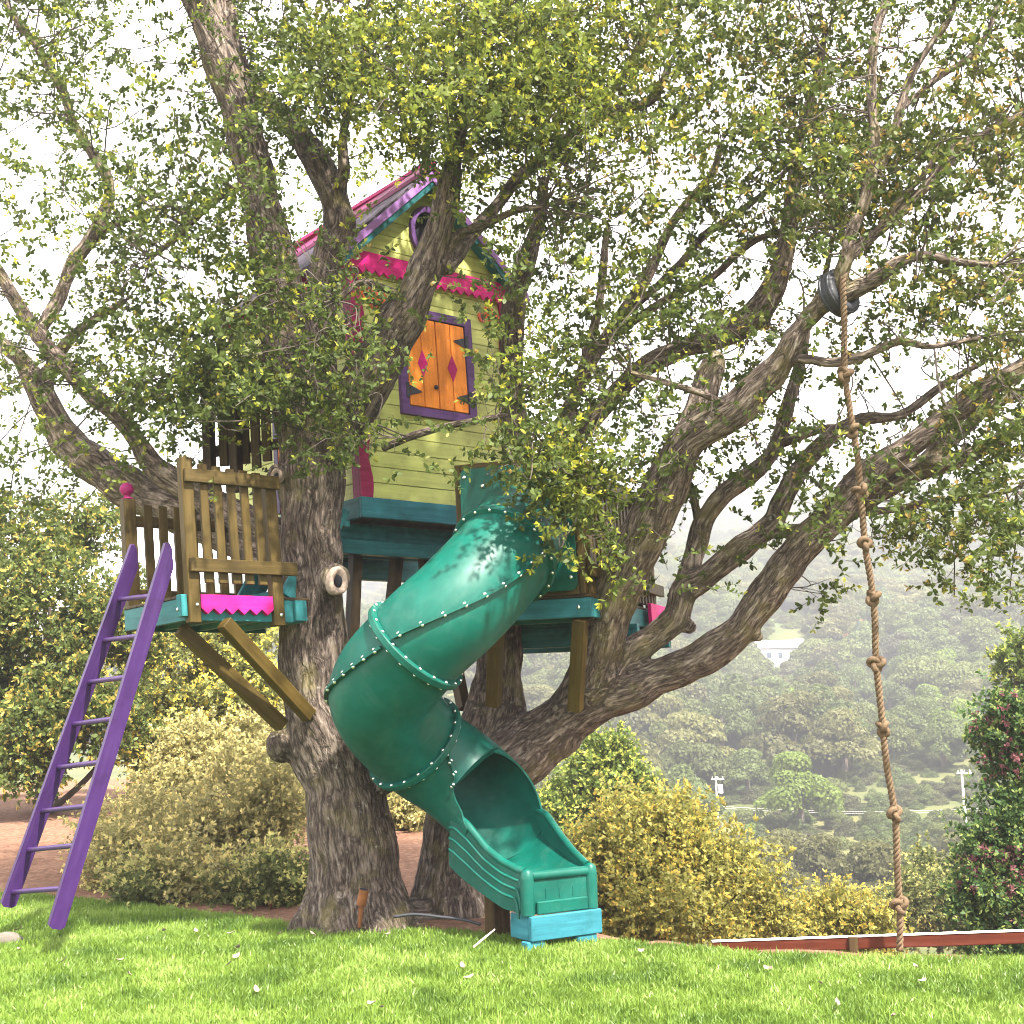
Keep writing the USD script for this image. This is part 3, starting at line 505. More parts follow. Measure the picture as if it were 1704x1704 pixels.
# ------------------------------------------------------------------ leaves
def leaf_shape(p, d, n_, l, w):
    s = np.cross(d, n_); d = d * l; s = s * w / 2
    return np.array([p, p + d * 0.35 + s * 0.95 + n_ * w * 0.10, p + d * 0.75 + s * 0.75 + n_ * w * 0.06, p + d, p + d * 0.75 - s * 0.75 + n_ * w * 0.06, p + d * 0.35 - s * 0.95 + n_ * w * 0.10]), np.array([[0, 1, 5], [1, 2, 4], [1, 4, 5], [2, 3, 4]])
def sprig(rs, nl=15, length=0.20, lsize=0.05, fresh_n=4, simple=False):
    V, F, fr, o = [], [], [], 0
    cur = rs.normal(0, 0.25, 3)
    pt = lambda t: np.array([0, 0, length * t]) + cur * length * t * t * np.array([1, 1, 0.3])
    if not simple:
        tv_, tf_ = tube(np.array([pt(t) for t in (0, 0.5, 1)]), [0.0022, 0.0016, 0.001], 3, cap=False); V.append(tv_); F.append(tf_); fr += [0] * len(tv_); o += len(tv_)
    for k in range(nl):
        tip = k >= nl - fresh_n; t = 1.0 - 0.05 * rs.rand() if tip else 0.12 + 0.85 * rs.rand()
        d = nrm(np.array([*rs.normal(0, 1, 2), 0.55 + 0.5 * rs.normal() if not tip else 1.2])); n_ = nrm(np.cross(d, rs.normal(size=3))); l = lsize * (0.7 + 0.6 * rs.rand()) * (0.85 if tip else 1)
        v, f = leaf_shape(pt(t), d, n_, l, l * (0.42 if tip else 0.55)); V.append(v); F.append(f + o); o += 6; fr += [1.0 if tip else 0.0] * 6
    return np.vstack(V), np.vstack(F), {'fresh': np.array(fr)}
rs = np.random.RandomState(5)
OAKP = [('leaf_sprig', sprig(rs, 17, 0.2, 0.041, 2), LEAF_G) for _ in range(4)] + [('young_leaf_sprig', sprig(rs, 18, 0.2, 0.041, 6), LEAF_Y) for _ in range(3)] + [('rusty_leaf_sprig', sprig(rs, 17, 0.19, 0.038, 4), LEAF_O) for _ in range(3)]
# how leafy each 100-pixel cell of the crown is, from -100 to 1800 across and -200 to 1000 down
GRID = ['5565578899987665445', '5565578899986666445', '4552689 99997674325555'.replace(' ', '')[:19], '5643278889995463244 5'.replace(' ', '')[:19], '3367764467665367765 6'.replace(' ', '')[:19], '2246652113653266644 4'.replace(' ', '')[:19],
        '2245456523452111344 5'.replace(' ', '')[:19], '4466777 6338663223455'.replace(' ', '')[:19], '3335876 4358865223455'.replace(' ', '')[:19], '3325543 2246653223355'.replace(' ', '')[:19], '2000000 0012331112455'.replace(' ', '')[:19], '0000000000011000024']
YEL = np.zeros((12, 19)); ORA = np.zeros((12, 19))
YEL[0:5, 6:12] = 0.72; YEL[:, :5] = 0.15; YEL[2:5, 12:15] = 0.3; ORA[2:9, 13:] = 0.42; ORA[2:6, 11:13] = 0.25; YEL[5:9, 9:12] = 0.3
pts_l, cls_l = [], []
house_mask = lambda x, y: (x > 440) & (x < 905) & (y > 270) & (y < 1010)
limbP = SKA[(SKA[:, 3] < 0.09)][:, :3]
for r_ in range(12):
    row = (GRID[r_] + '5' * 19)[:19]
    for c_ in range(19):
        g = int(row[c_]); n_ = int(g * (20 if c_ < 5 else 23 if c_ < 11 or r_ > 6 else 29) + 0.5) if g else 0
        x = c_ * 100 - 100 + rs.rand(n_) * 100; y = r_ * 100 - 200 + rs.rand(n_) * 100
        base = np.interp(c_ * 100 - 50, [0, 500, 900, 1300, 1700], [10.6, 9.9, 9.9, 9.5, 9.0]); d = base + rs.normal(0, 0.75, n_)
        d = np.where(house_mask(x, y) & (d > 9.2), np.where(rs.rand(n_) < 0.03, 9.0 + 0.3 * rs.rand(n_), 12.9 + rs.rand(n_)), d)
        u = rs.rand(n_); cl = np.where(u < YEL[r_, c_], 1, np.where(u < YEL[r_, c_] + ORA[r_, c_], 2, 0))
        for a, b, q, k in zip(x, y, d, cl): pts_l.append(W(a, b, q)); cls_l.append(k)
G_P = np.array(pts_l); G_C = np.array(cls_l)
# clumping: cut holes of sky through the scattered part
cl_n = meshkit.fbm(G_P * [1.5, 1.5, 1.7], 3, 31); dens = rs.rand(len(G_P)); cl2 = meshkit.fbm(G_P * 3.6, 2, 77); kp = ((cl_n - 0.42) * 5.5 + (cl2 - 0.5) * 3.2) > dens * 0.8
G_P, G_C = G_P[kp], G_C[kp]
# hanging sprays in front of the house, trunk and slide: (x, y, rx, ry, distance, spread, count, class mix yellow, rusty)
SPR = [(1300,260,130,70,9.3,.4,95,.3,.35),(1450,330,90,50,8.8,.3,60,.1,.5),(1620,250,100,70,8.7,.4,80,.05,.5),(1520,430,120,40,8.7,.3,50,.05,.5),(1640,540,80,50,8.7,.4,50,.05,.5),(1190,330,60,60,9.8,.4,45,.3,.3),
       (610,470,60,42,9.05,.15,42,.2,.05),(560,520,80,60,9.0,.2,80,.12,.05),(480,540,90,75,9.1,.2,100,.12,.05),(560,615,55,80,9.1,.2,80,.15,0),(530,690,60,60,9.15,.2,50,.15,0),(620,690,55,42,8.95,.15,42,.35,0),(600,740,40,35,9,.1,20,.1,0),
       (680,560,24,40,9.0,.1,10,.1,0),(650,640,20,40,9.0,.1,8,.1,0),(640,790,24,22,8.9,.1,6,.0,0),(655,715,55,24,8.9,.12,22,.1,0),
       (735,450,70,26,9.0,.12,22,.2,0),(790,500,50,40,9.0,.15,34,.2,.1),(830,440,50,50,9.0,.15,36,.2,0),(700,590,10,8,8.9,.05,3,0,0),(745,600,22,20,8.9,.05,8,.1,0),(790,650,55,50,8.9,.15,60,.2,.05),(835,590,45,65,8.9,.15,44,.25,.05),(740,690,50,22,8.9,.1,24,.1,0),(745,745,42,20,8.85,.1,12,.05,0),(760,790,35,20,8.85,.1,8,.05,0),(812,745,35,34,8.85,.1,22,.1,0),
       (890,640,60,70,8.8,.25,50,.3,.05),(960,620,70,70,8.9,.3,48,.3,.1),(900,740,70,45,8.7,.2,74,.45,.05),(960,770,65,45,8.7,.2,80,.5,.05),(900,810,50,36,8.6,.15,42,.5,.05),(955,850,42,34,8.6,.12,30,.5,.05),(930,900,26,30,8.55,.1,16,.6,.05),(1010,830,50,50,8.75,.15,44,.5,.05),(1025,900,26,40,8.7,.1,20,.5,.05),(1060,940,22,18,8.7,.1,8,.6,0),(1030,700,50,60,8.9,.25,30,.35,.1),(1095,740,40,50,8.9,.2,14,.3,.1),
       (600,360,24,26,9.2,.1,10,.2,0),(625,395,30,20,9.2,.1,12,.2,0),(580,440,40,20,9.1,.1,22,.2,0),(640,440,22,18,9.0,.1,5,.0,0),(760,330,50,50,9.1,.2,60,.5,0),(800,370,45,40,9.2,.2,34,.4,0),(700,300,24,14,9.2,.1,8,.4,0),(640,325,20,12,9.3,.1,5,.3,0),(730,255,50,30,9.1,.2,40,.5,0),
       (770,180,170,60,9.0,.5,230,.75,0),(640,110,150,80,9.2,.5,230,.7,0),(850,90,140,90,9.0,.5,300,.85,0),(960,150,70,90,9.2,.4,150,.9,0),(880,230,80,50,9.3,.3,70,.5,0),(500,120,70,80,9.3,.4,90,.35,0),(420,440,60,26,9.3,.2,30,.1,.05),(400,520,60,40,9.4,.2,46,.1,.05),(340,620,70,60,9.6,.3,90,.1,.05),(420,650,55,45,9.3,.2,52,.1,.05),(300,560,90,45,10,.3,80,.12,.05),(250,660,70,50,10.2,.3,50,.1,.05),(330,710,50,26,9.7,.2,26,.1,.1),
       (900,450,70,70,9.4,.3,42,.35,.1),(940,370,60,60,9.6,.3,34,.4,.1),(860,380,50,60,9.4,.2,50,.4,.05),(985,540,60,50,9.4,.3,26,.3,.1),(900,560,40,40,9.0,.2,22,.3,.1),
       (1560,900,60,60,8.7,.3,34,.05,.35),(1640,860,70,60,8.7,.3,62,.05,.3),(1500,880,50,26,8.8,.2,20,.05,.3),(1560,950,30,20,8.7,.2,10,.05,.3),(1400,920,20,24,9.3,.1,5,.1,.1),(1380,985,26,18,9.3,.1,7,.1,.1),(1300,905,16,14,9.4,.1,4,.1,.1),(1225,918,24,14,9.5,.1,4,.1,.1),(1340,770,60,40,9.4,.3,22,.2,.2),(1640,760,60,60,9,.3,40,.1,.3),
       (60,850,70,60,11.5,.3,26,.1,.1),(1250,230,90,60,9.4,.4,60,.4,.1),(1420,250,90,70,9.0,.4,50,.2,.4),(1600,420,90,70,8.8,.4,50,.1,.5),(1560,520,90,50,8.8,.4,40,.1,.5)]
sp_p, sp_c = [], []
for (x, y, rx, ry, d, dd_, cnt, fy, fo) in SPR:
    cnt = int(cnt * (0.30 if 585 < x < 880 and 280 < y < 800 else 0.6 if 470 < x < 640 else 1.1))
    a = rs.rand(cnt) * 2 * np.pi; q = np.sqrt(rs.rand(cnt)) * (0.75 + 0.5 * rs.rand(cnt)); u = rs.rand(cnt)
    for k in range(cnt): sp_p.append(W(x + rx * q[k] * math.cos(a[k]), y + ry * q[k] * math.sin(a[k]), d + rs.normal(0, dd_))); sp_c.append(1 if u[k] < fy else 2 if u[k] < fy + fo else 0)
LP = np.vstack([G_P, np.array(sp_p)]); LC = np.concatenate([G_C, np.array(sp_c)])
def to_px(P): q = P - EYE; zc = q @ FWD; return 852 + FPX * (q @ RIGHT) / zc, 852 - FPX * (q @ UP) / zc
_px, _py = to_px(LP); kp = np.ones(len(LP), bool); thin_ = rs.rand(len(LP))
for x0, y0, x1, y1, keep_ in ((598, 320, 700, 452, .18), (668, 525, 792, 700, .10), (600, 745, 800, 850, .10), (625, 600, 672, 690, .2), (690, 330, 760, 560, .25), (490, 262, 735, 400, .25), (755, 380, 860, 475, .35), (560, 400, 600, 720, .5), (780, 480, 850, 560, .5), (600, 690, 760, 745, .45), (300, 700, 470, 1000, .12), (560, 850, 800, 1000, 0), (905, 380, 1110, 760, .42), (1065, 560, 1320, 860, .6), (975, 800, 1100, 1010, .45)):
    kp &= ~((_px > x0) & (_px < x1) & (_py > y0) & (_py < y1) & (LP[:, 1] < 10.6) & (thin_ > keep_))
LP, LC = LP[kp], LC[kp]
which = np.where(LC == 0, rs.randint(0, 4, len(LC)), np.where(LC == 1, 4 + rs.randint(0, 3, len(LC)), 7 + rs.randint(0, 3, len(LC))))
instancer('crown', oak, OAKP, LP, rand_quat(len(LP), rs), 0.85 + 0.45 * rs.rand(len(LP)), which, kind='stuff')
# twigs that carry the sprays: grouped sprigs joined to the nearest limb
cell = np.floor(LP / 0.42).astype(int); key = cell[:, 0] * 1000003 + cell[:, 1] * 1009 + cell[:, 2]; order = np.argsort(key, kind='stable'); ks = key[order]; cut = np.flatnonzero(np.diff(ks)) + 1
TWV, TWF, tn_ = [], [], 0
LK = cKDTree(SKA[:, :3])
for grp in np.split(order, cut):
    c = LP[grp].mean(0); dd, ii = LK.query(c)
    if dd > 1.1 or len(grp) < 3: continue
    a = SKA[ii, :3]; u1, u2 = rs.normal(0, 0.13, (2, 3)) * dd; P = catmull([a, a + (c - a) * 0.35 + u1, a + (c - a) * 0.7 + u2 - [0, 0, 0.03], c], 4)
    r0 = 0.0045 + 0.004 * min(dd, 1.5); t_ = tube(P, np.linspace(r0, 0.0028, len(P)), 4, cap=False); TWV.append(t_[0]); TWF.append(t_[1] + tn_); tn_ += len(t_[0])
    for g in grp[:5]:
        s = P[rs.randint(3, len(P))]; e = LP[g]
        if np.linalg.norm(e - s) > 0.34: continue
        m_ = (s + e) / 2 + rs.normal(0, 0.03, 3); t_ = tube([s, m_, e], [0.003, 0.0024, 0.0016], 3, cap=False); TWV.append(t_[0]); TWF.append(t_[1] + tn_); tn_ += len(t_[0])
put('twigs', (np.vstack(TWV), np.vstack(TWF)), TWIG, oak, kind='stuff')

# ------------------------------------------------------------------ treehouse frames
def lean_frame(o, yaw, lean, flip=False):
    e1 = np.array([math.sin(yaw), math.cos(yaw), 0.0]); e2 = np.array([-math.cos(yaw), math.sin(yaw), 0.0]); e3 = np.array([-math.sin(lean), 0, math.cos(lean)])
    if flip: e1, e2 = e1 * -1, e2 * -1
    return o, e1, e2, e3
class Fr:
    def __init__(s, o, a, b, c): s.o, s.a, s.b, s.c = np.asarray(o, float), a, b, c; s.R = np.array([a, b, c])
    def __call__(s, x, y, z): return s.o + s.a * x + s.b * y + s.c * z
    def box(s, x0, x1, y0, y1, z0, z1, bev=0.004, along=None):
        """Box between two corners; its grain runs along its longest side."""
        h = np.array([x1 - x0, y1 - y0, z1 - z0]) / 2; c = s((x0 + x1) / 2, (y0 + y1) / 2, (z0 + z1) / 2); k = int(np.argmax(h)) if along is None else along
        o = [k, (k + 1) % 3, (k + 2) % 3]; return cbox(c, s.R[o], h[o], bev)
    def prism(s, poly, y, t, x='x'):
        """Polygon in (a, c) at depth y, thickness t."""
        return prism(poly, s.o + s.b * y, s.a, s.c, t)
    def prism_side(s, poly, x, t): return prism(poly, s.o + s.a * x, s.b, s.c, t)

def zigzag(x0, x1, z0, z1, tooth, amp):
    n_ = max(2, int(round((x1 - x0) / tooth))); xs = np.linspace(x0, x1, 2 * n_ + 1); pts = [(x0, z1)]
    pts += [(x, z0 + (amp if i % 2 == 0 else 0)) for i, x in enumerate(xs)]; pts += [(x1, z1)]
    return pts
def bolt(p, n_, parent, r=0.014, name='bolt'):
    a = nrm(n_); c = np.asarray(p) + a * 0.002; m = trimesh.creation.icosphere(1, 1.0); v = np.array(m.vertices); k = v @ a; v = (v - np.outer(k, a)) * r + np.outer(np.where(k > 0, k, k * 0.3), a) * r * 0.7
    put(name, (v + c, np.array(m.faces)), STEEL, parent, smooth=True)

# ------------------------------------------------------------------ the playhouse
YH, LEAN = math.radians(51.3), math.radians(2.7)
e1 = np.array([math.sin(YH), math.cos(YH), 0]); e2 = np.array([-math.cos(YH), math.sin(YH), 0]); e3 = np.array([-math.sin(LEAN), 0, math.cos(LEAN)])
H = Fr(W(603.5, 828, 10.3), e1, e2, e3); HW, HE, HA, HL = 1.67, 2.14, 2.92, 2.35
house = thing('playhouse', 'lime yellow wooden playhouse with pink trim and orange shutters up in the oak', 'playhouse')
wall = put('front_wall', join(H.box(0.03, HW - 0.03, 0.035, 0.05, 0, HE)), LIME, house)
nb = 13; bh = HA / 21.0
def wid(z): return (0.0, HW) if z <= HE else (HW / 2 * (z - HE) / (HA - HE), HW - HW / 2 * (z - HE) / (HA - HE))
from shapely.geometry import Polygon, Point, box as sbox
gable = Polygon([(0, 0), (HW, 0), (HW, HE), (HW / 2, HA), (0, HE)])
RW = (0.83, HE + 0.335, 0.155, 0.20)    # round window: centre and half axes
oval = lambda k: [(RW[0] + RW[2] * k * math.cos(t), RW[1] + RW[3] * k * math.sin(t)) for t in np.linspace(0, 2 * math.pi, 28, endpoint=False)]
WX0, WX1, WZ0, WZ1 = 0.50, 1.15, 0.84, 1.66   # shutters
z = 0.0
k = 0
while z < HA - 0.02:
    z1 = min(z + bh + (RS.rand() - 0.5) * 0.004, HA); s_ = gable.intersection(sbox(-1, z + 0.0025, 3, z1 - 0.0025)).difference(Polygon(oval(1.0))).difference(sbox(WX0, WZ0, WX1, WZ1))
    for g in getattr(s_, 'geoms', [s_]):
        if g.area > 1e-4: put('siding_board', H.prism(g.buffer(-0.001), 0.010 + RS.rand() * 0.003, 0.024), LIME, wall)
    z = z1; k += 1
side = put('left_wall', join(H.box(0.035, 0.05, 0.03, HL, 0, HE)), LIME, house)
for k in range(int(HE / bh) + 1):
    z0, z1 = k * bh, min((k + 1) * bh, HE)
    put('siding_board', H.box(0.0, 0.024, 0.02, HL, z0 + 0.0025, z1 - 0.0025), LIME, side)
put('right_wall', H.box(HW - 0.05, HW - 0.025, 0.03, HL, 0, HE), LIME, house); put('back_wall', H.prism(gable, HL - 0.02, 0.03), LIME, house)
put('floor', H.box(0.03, HW - 0.03, 0.05, HL, 0.0, 0.03), WOODB, house)
# corner trims with a wavy inner edge, valances with teeth
def wavy(x0, x1, z0, z1, s=1):
    zz = np.linspace(z0, z1, 50); return [(x0, z0)] + [(x1 + s * 0.016 * math.sin(t * 13), t) for t in zz] + [(x0, z1)]
put('corner_trim', H.prism(wavy(-0.025, 0.085, 0.0, HE - 0.05), -0.014, 0.022), CRIMSON, house, label='crimson wavy-edged corner trim')
put('corner_trim', H.prism(wavy(HW + 0.02, HW - 0.085, 0.0, HE - 0.05, -1), -0.014, 0.022), CRIMSON, house, label='crimson wavy-edged corner trim')
put('corner_trim', H.box(-0.024, 0.0, -0.0, 0.11, 0, HE - 0.05), CRIMSON, house)
put('valance', H.prism(zigzag(-0.03, HW + 0.03, HE - 0.185, HE + 0.015, 0.085, 0.045), -0.036, 0.018), PINK, house, label='bright pink zigzag valance across the gable')
put('valance', H.prism_side(zigzag(-0.02, HL, HE - 0.19, HE + 0.0, 0.085, 0.045), -0.036, 0.018), PINK, house, label='pink zigzag valance along the left eave')
# round window
rwp = put('round_window', H.prism(Polygon(oval(1.26)).difference(Polygon(oval(0.98))), -0.018, 0.045), VIOLET, house, label='purple oval window ring in the gable')
put('dark_pane', H.prism(oval(1.0), 0.05, 0.01), DARK, rwp)
# little quatrefoil vents
for cx, cz in ((0.22, HE - 0.36), (1.47, HE - 0.34)):
    v_ = None
    for (dx, dz) in ((0, 0.07), (0.075, 0), (-0.075, 0), (0, -0.07)):
        p_ = Point(cx + dx, cz + dz).buffer(0.052, 8); ring = p_.difference(Point(cx + dx, cz + dz).buffer(0.027, 8))
        if v_ is None: v_ = put('vent_cutout', H.prism(ring, -0.008, 0.016), CORAL, house, label='coral ringed clover-shaped vent')
        else: put('vent_ring', H.prism(ring, -0.008, 0.016), CORAL, v_)
        put('dark_hole', H.prism(Point(cx + dx, cz + dz).buffer(0.028, 8), -0.005, 0.006), DARK, v_)
# shuttered window
fw = 0.075
win = put('window_frame', H.prism(sbox(WX0 - fw, WZ0 - fw, WX1 + fw, WZ1 + fw).difference(sbox(WX0, WZ0, WX1, WZ1)), -0.022, 0.05), VIOLET, house, label='purple frame of the shuttered window')
put('dark_recess', H.box(WX0 + 0.002, WX1 - 0.002, 0.0, 0.01, WZ0 + 0.002, WZ1 - 0.002), DARK, win)
mid_ = (WX0 + WX1) / 2
for sgn, x0, x1 in ((0, WX0 + 0.012, mid_ - 0.006), (1, mid_ + 0.006, WX1 - 0.012)):
    sh = put('shutter', H.box(x0, x1, -0.022, -0.008, WZ0 + 0.012, WZ1 - 0.012), ORANGE, house, label='orange plank shutter with a pink diamond')
    xm = (x0 + x1) / 2
    put('plank', H.box(x0, xm - 0.0035, -0.042, -0.022, WZ0 + 0.012, WZ1 - 0.012), ORANGE, sh); put('plank', H.box(xm + 0.0035, x1, -0.042, -0.022, WZ0 + 0.012, WZ1 - 0.012), ORANGE, sh)
    dz = WZ0 + 0.40; put('diamond', H.prism([(xm - 0.052, dz), (xm, dz - 0.12), (xm + 0.052, dz), (xm, dz + 0.12)], -0.045, 0.006), PINK, sh)
    for hz in (WZ0 + 0.14, WZ1 - 0.16):
        e_ = x0 if sgn == 0 else x1; d_ = 1 if sgn == 0 else -1
        put('hinge', join(H.prism([(e_ + d_ * 0.004, hz - 0.045), (e_ + d_ * 0.12, hz - 0.006), (e_ + d_ * 0.12, hz + 0.006), (e_ + d_ * 0.004, hz + 0.045)], -0.046, 0.006), H.prism([(e_ - d_ * 0.005, hz - 0.07), (e_ - d_ * 0.04, hz - 0.07), (e_ - d_ * 0.04, hz + 0.07), (e_ - d_ * 0.005, hz + 0.07)], -0.0505, 0.005)), IRON, sh)
    if sgn == 0: put('knob', ball(H(x1 - 0.035, -0.058, dz - 0.20), 0.02, 2), IRON, sh, smooth=True)
# left wall door with pink and purple frame (glimpsed beside the trunk)
dr = put('side_door', H.box(-0.03, -0.002, 0.75, 1.35, 0.05, 1.55), ORANGE, house, label='orange door in the left wall')
for y0, y1, z0, z1 in ((0.67, 0.75, 0.05, 1.63), (1.35, 1.43, 0.05, 1.63), (0.75, 1.35, 1.55, 1.63)): put('door_trim', H.box(-0.035, -0.001, y0, y1, z0, z1), PURPLE, dr)
# roof
OV, EV = 0.12, 0.16; sl = (HA - HE) / (HW / 2); th = math.atan(sl)
roof = put('roof', H.prism([(-EV, HE - EV * sl + 0.035), (HW / 2, HA + 0.035), (HW + EV, HE - EV * sl + 0.035), (HW + EV, HE - EV * sl + 0.075), (HW / 2, HA + 0.082), (-EV, HE - EV * sl + 0.075)], HL / 2, HL + 2 * OV - 0.04), ROOFM, house, label='grey lavender board roof')
for sgn in (0, 1):
    for k in range(8):
        t0, t1 = k / 8, (k + 1) / 8; xa = lambda t: (-EV + (HW / 2 + EV) * t) if sgn == 0 else (HW + EV - (HW / 2 + EV) * t); za = lambda t: HE - EV * sl + (HA - HE + EV * sl) * t
        p = [(xa(t0), za(t0) + 0.078), (xa(t1), za(t1) + 0.088), (xa(t1), za(t1) + 0.100), (xa(t0), za(t0) + 0.098)]
        put('roof_board', H.prism(p, HL / 2, HL + 2 * OV - 0.05 + 0.01 * (k % 2)), ROOFM, roof)
for sgn in (0, 1):
    f = (lambda x: x) if sgn == 0 else (lambda x: HW - x)
    put('rake_board', H.prism([(f(-EV - 0.03), HE - (EV + 0.03) * sl + 0.02), (f(HW / 2), HA + 0.02), (f(HW / 2), HA + 0.105), (f(-EV - 0.03), HE - (EV + 0.03) * sl + 0.105)], -OV - 0.01, 0.022), LAVENDER, house, label='lavender rake board')
    put('rake_trim', H.prism([(f(-EV), HE - EV * sl - 0.05), (f(HW / 2), HA - 0.05), (f(HW / 2), HA + 0.018), (f(-EV), HE - EV * sl + 0.018)], -OV / 2 - 0.02, OV - 0.02), TEAL, house, label='teal trim under the rake')
put('ridge_cap', H.prism([(HW / 2 - 0.10, HA + 0.10 - 0.085), (HW / 2, HA + 0.115), (HW / 2 + 0.10, HA + 0.015), (HW / 2 + 0.10, HA + 0.055), (HW / 2 + 0.03, HA + 0.16), (HW / 2 - 0.03, HA + 0.16), (HW / 2 - 0.10, HA + 0.055)], HL / 2 - 0.02, HL + 2 * OV), MAGENTA, house, label='magenta ridge cap')
put('ridge_cap', H.box(HW / 2 - 0.045, HW / 2 + 0.045, -OV - 0.035, HL + OV, HA + 0.168, HA + 0.205), PINK, house, label='pink upper ridge batten')
# platform below
put('front_beam', H.box(-0.06, HW + 0.04, -0.075, -0.032, -0.175, -0.004), BLUE, house, label='teal blue beam under the front wall')
put('side_beam', H.box(-0.06, -0.02, -0.03, HL, -0.175, -0.004), TEAL, house); put('back_beam', H.box(-0.06, HW, HL + 0.002, HL + 0.04, -0.175, -0.004), TEAL, house); put('side_beam', H.box(HW - 0.02, HW + 0.02, -0.03, HL, -0.175, -0.004), TEAL, house)
for k in range(5): put('joist', H.box(-0.1 + 0.0, HW, 0.25 + k * 0.46, 0.29 + k * 0.46, -0.34, -0.178), TEAL, house)
put('under_floor', H.box(-0.015, HW - 0.022, -0.028, HL, -0.17, -0.15), WOODB, house)
put('girder', H.box(-0.25, HW, 0.10, 0.19, -0.46, -0.345), TEAL, house); put('girder', H.box(-0.2, HW, 1.5, 1.6, -0.5, -0.345), TEAL, house)
for (px0, py0, d0, px1, py1, d1) in ((592, 915, 10.6, 585, 1075, 10.25), (662, 915, 10.95, 640, 1120, 10.5), (705, 905, 11.2, 720, 1130, 10.8), (745, 1040, 10.9, 772, 1180, 10.62)):
    put('knee_brace', beam(W(px0, py0, d0), W(px1, py1, d1), e2, 0.09, 0.09), WOODB, house)

# ------------------------------------------------------------------ left deck with its railings
YD, LD = math.radians(53), math.radians(4.2)
d1 = np.array([math.sin(YD), math.cos(YD), 0]); d2 = np.array([-math.cos(YD), math.sin(YD), 0]); d3 = np.array([-math.sin(LD), 0, math.cos(LD)])
D = Fr(W(312, 1032, 9.0), d1, d2, d3)
deck = thing('ladder_deck', 'small teal-edged wooden platform with brown railings at the head of the purple ladder', 'platform')
DW, DL = 0.80, 1.25
put('front_beam', D.box(0.0, 0.93, 0.0, 0.04, 0, 0.165), TEAL, deck); put('end_block', D.box(0.84, 0.935, -0.045, -0.003, 0.01, 0.165), TEAL, deck)
put('corner_block', D.box(-0.045, -0.001, -0.02, 0.075, 0.025, 0.185), TEAL, deck)
put('side_beam', D.box(0.0, 0.04, 0.042, DL, 0, 0.165), TEAL, deck); put('back_beam', D.box(0.042, 1.2, DL - 0.04, DL, 0, 0.165), TEAL, deck); put('side_beam', D.box(0.89, 0.93, 0.042, DL - 0.042, 0, 0.165), TEAL, deck)
for k in range(9): put('deck_board', D.box(0.0, 1.0, 0.005 + k * 0.139, 0.005 + k * 0.139 + 0.132, 0.168, 0.19), WOODB, deck)
for k in range(2): put('joist', D.box(0.3 + 0.3 * k, 0.34 + 0.3 * k, 0.045, DL - 0.045, 0.01, 0.163), TEAL, deck)
HR = 1.13
def post(F, x, y, z0, z1, s=0.088, parent=None, mat=None, dx=0): return put('post', F.box(x, x + s, y, y + s, z0, z1, 0.006), mat or WOOD, parent)
post(D, 0.0, -0.05, -0.02, HR + 0.06, 0.088, deck); post(D, 0.66, -0.05, -0.03, HR - 0.06, 0.088, deck)
for k, x in enumerate((0.135, 0.245, 0.350, 0.455, 0.560)):
    put('baluster', D.box(x, x + 0.062, -0.052, -0.018, 0.27, HR + (0.02, 0.01, 0.0, 0.0, -0.01)[k]), WOOD, deck)
put('rail', D.box(0.012, 0.76, -0.090, -0.053, HR - 0.13, HR - 0.03), WOOD, deck); put('rail', D.box(0.015, 0.86, -0.090, -0.053, 0.345, 0.445), WOOD, deck)
put('valance', D.prism(zigzag(0.09, 0.655, 0.045, 0.185, 0.094, 0.042), -0.026, 0.05), PINK, deck, label='hot pink zigzag valance below the railing')
bolt(D(0.06, -0.051, 0.11), -d2, deck); bolt(D(0.715, -0.051, 0.05), -d2, deck); bolt(D(-0.047, 0.05, 0.08), -d1, deck)
ps = post(D, 0.01, DL - 0.09, 0.0, 1.06, 0.1, deck); fc = D(0.06, DL - 0.04, 1.06)
put('ball_finial', join(ball(fc + d3 * 0.085, 0.056, 2), tube([fc, fc + d3 * 0.012, fc + d3 * 0.013, fc + d3 * 0.05], [0.045, 0.045, 0.026, 0.028], 14)), MAGENTA, ps, smooth=40, label='pink ball finial')
for k in range(7): put('baluster', D.box(0.17 + k * 0.125, 0.17 + k * 0.125 + 0.07, DL - 0.10, DL - 0.065, 0.13, 1.02), WOOD, deck)
put('rail', D.box(0.11, 1.0, DL - 0.064, DL - 0.028, 0.84, 0.93), WOOD, deck); put('rail', D.box(0.11, 1.0, DL - 0.064, DL - 0.028, 0.24, 0.33), WOOD, deck)
for (x0, y0, da, x1, y1, db) in ((300, 1046, 9.25, 470, 1208, 9.72), (372, 1036, 9.12, 515, 1192, 9.66)):
    put('diagonal_brace', beam(W(x0, y0, da), W(x1, y1, db), d3, 0.10, 0.09), WOOD, deck)
# steps from the lower deck up to the house, teal
st_ = thing('deck_steps', 'teal painted steps between the ladder platform and the playhouse', 'steps')
for k in range(3): put('step', D.box(0.98 + 0.12 * k, 1.3 + 0.12 * k, 0.25, 1.05, 0.25 + 0.28 * k, 0.30 + 0.28 * k), TEAL, st_)
put('stringer', beam(D(0.95, 0.24, 0.2), D(1.45, 0.24, 0.98), d3, 0.2, 0.04), TEAL, st_); put('stringer', beam(D(0.95, 1.08, 0.2), D(1.45, 1.08, 0.98), d3, 0.2, 0.04), TEAL, st_)
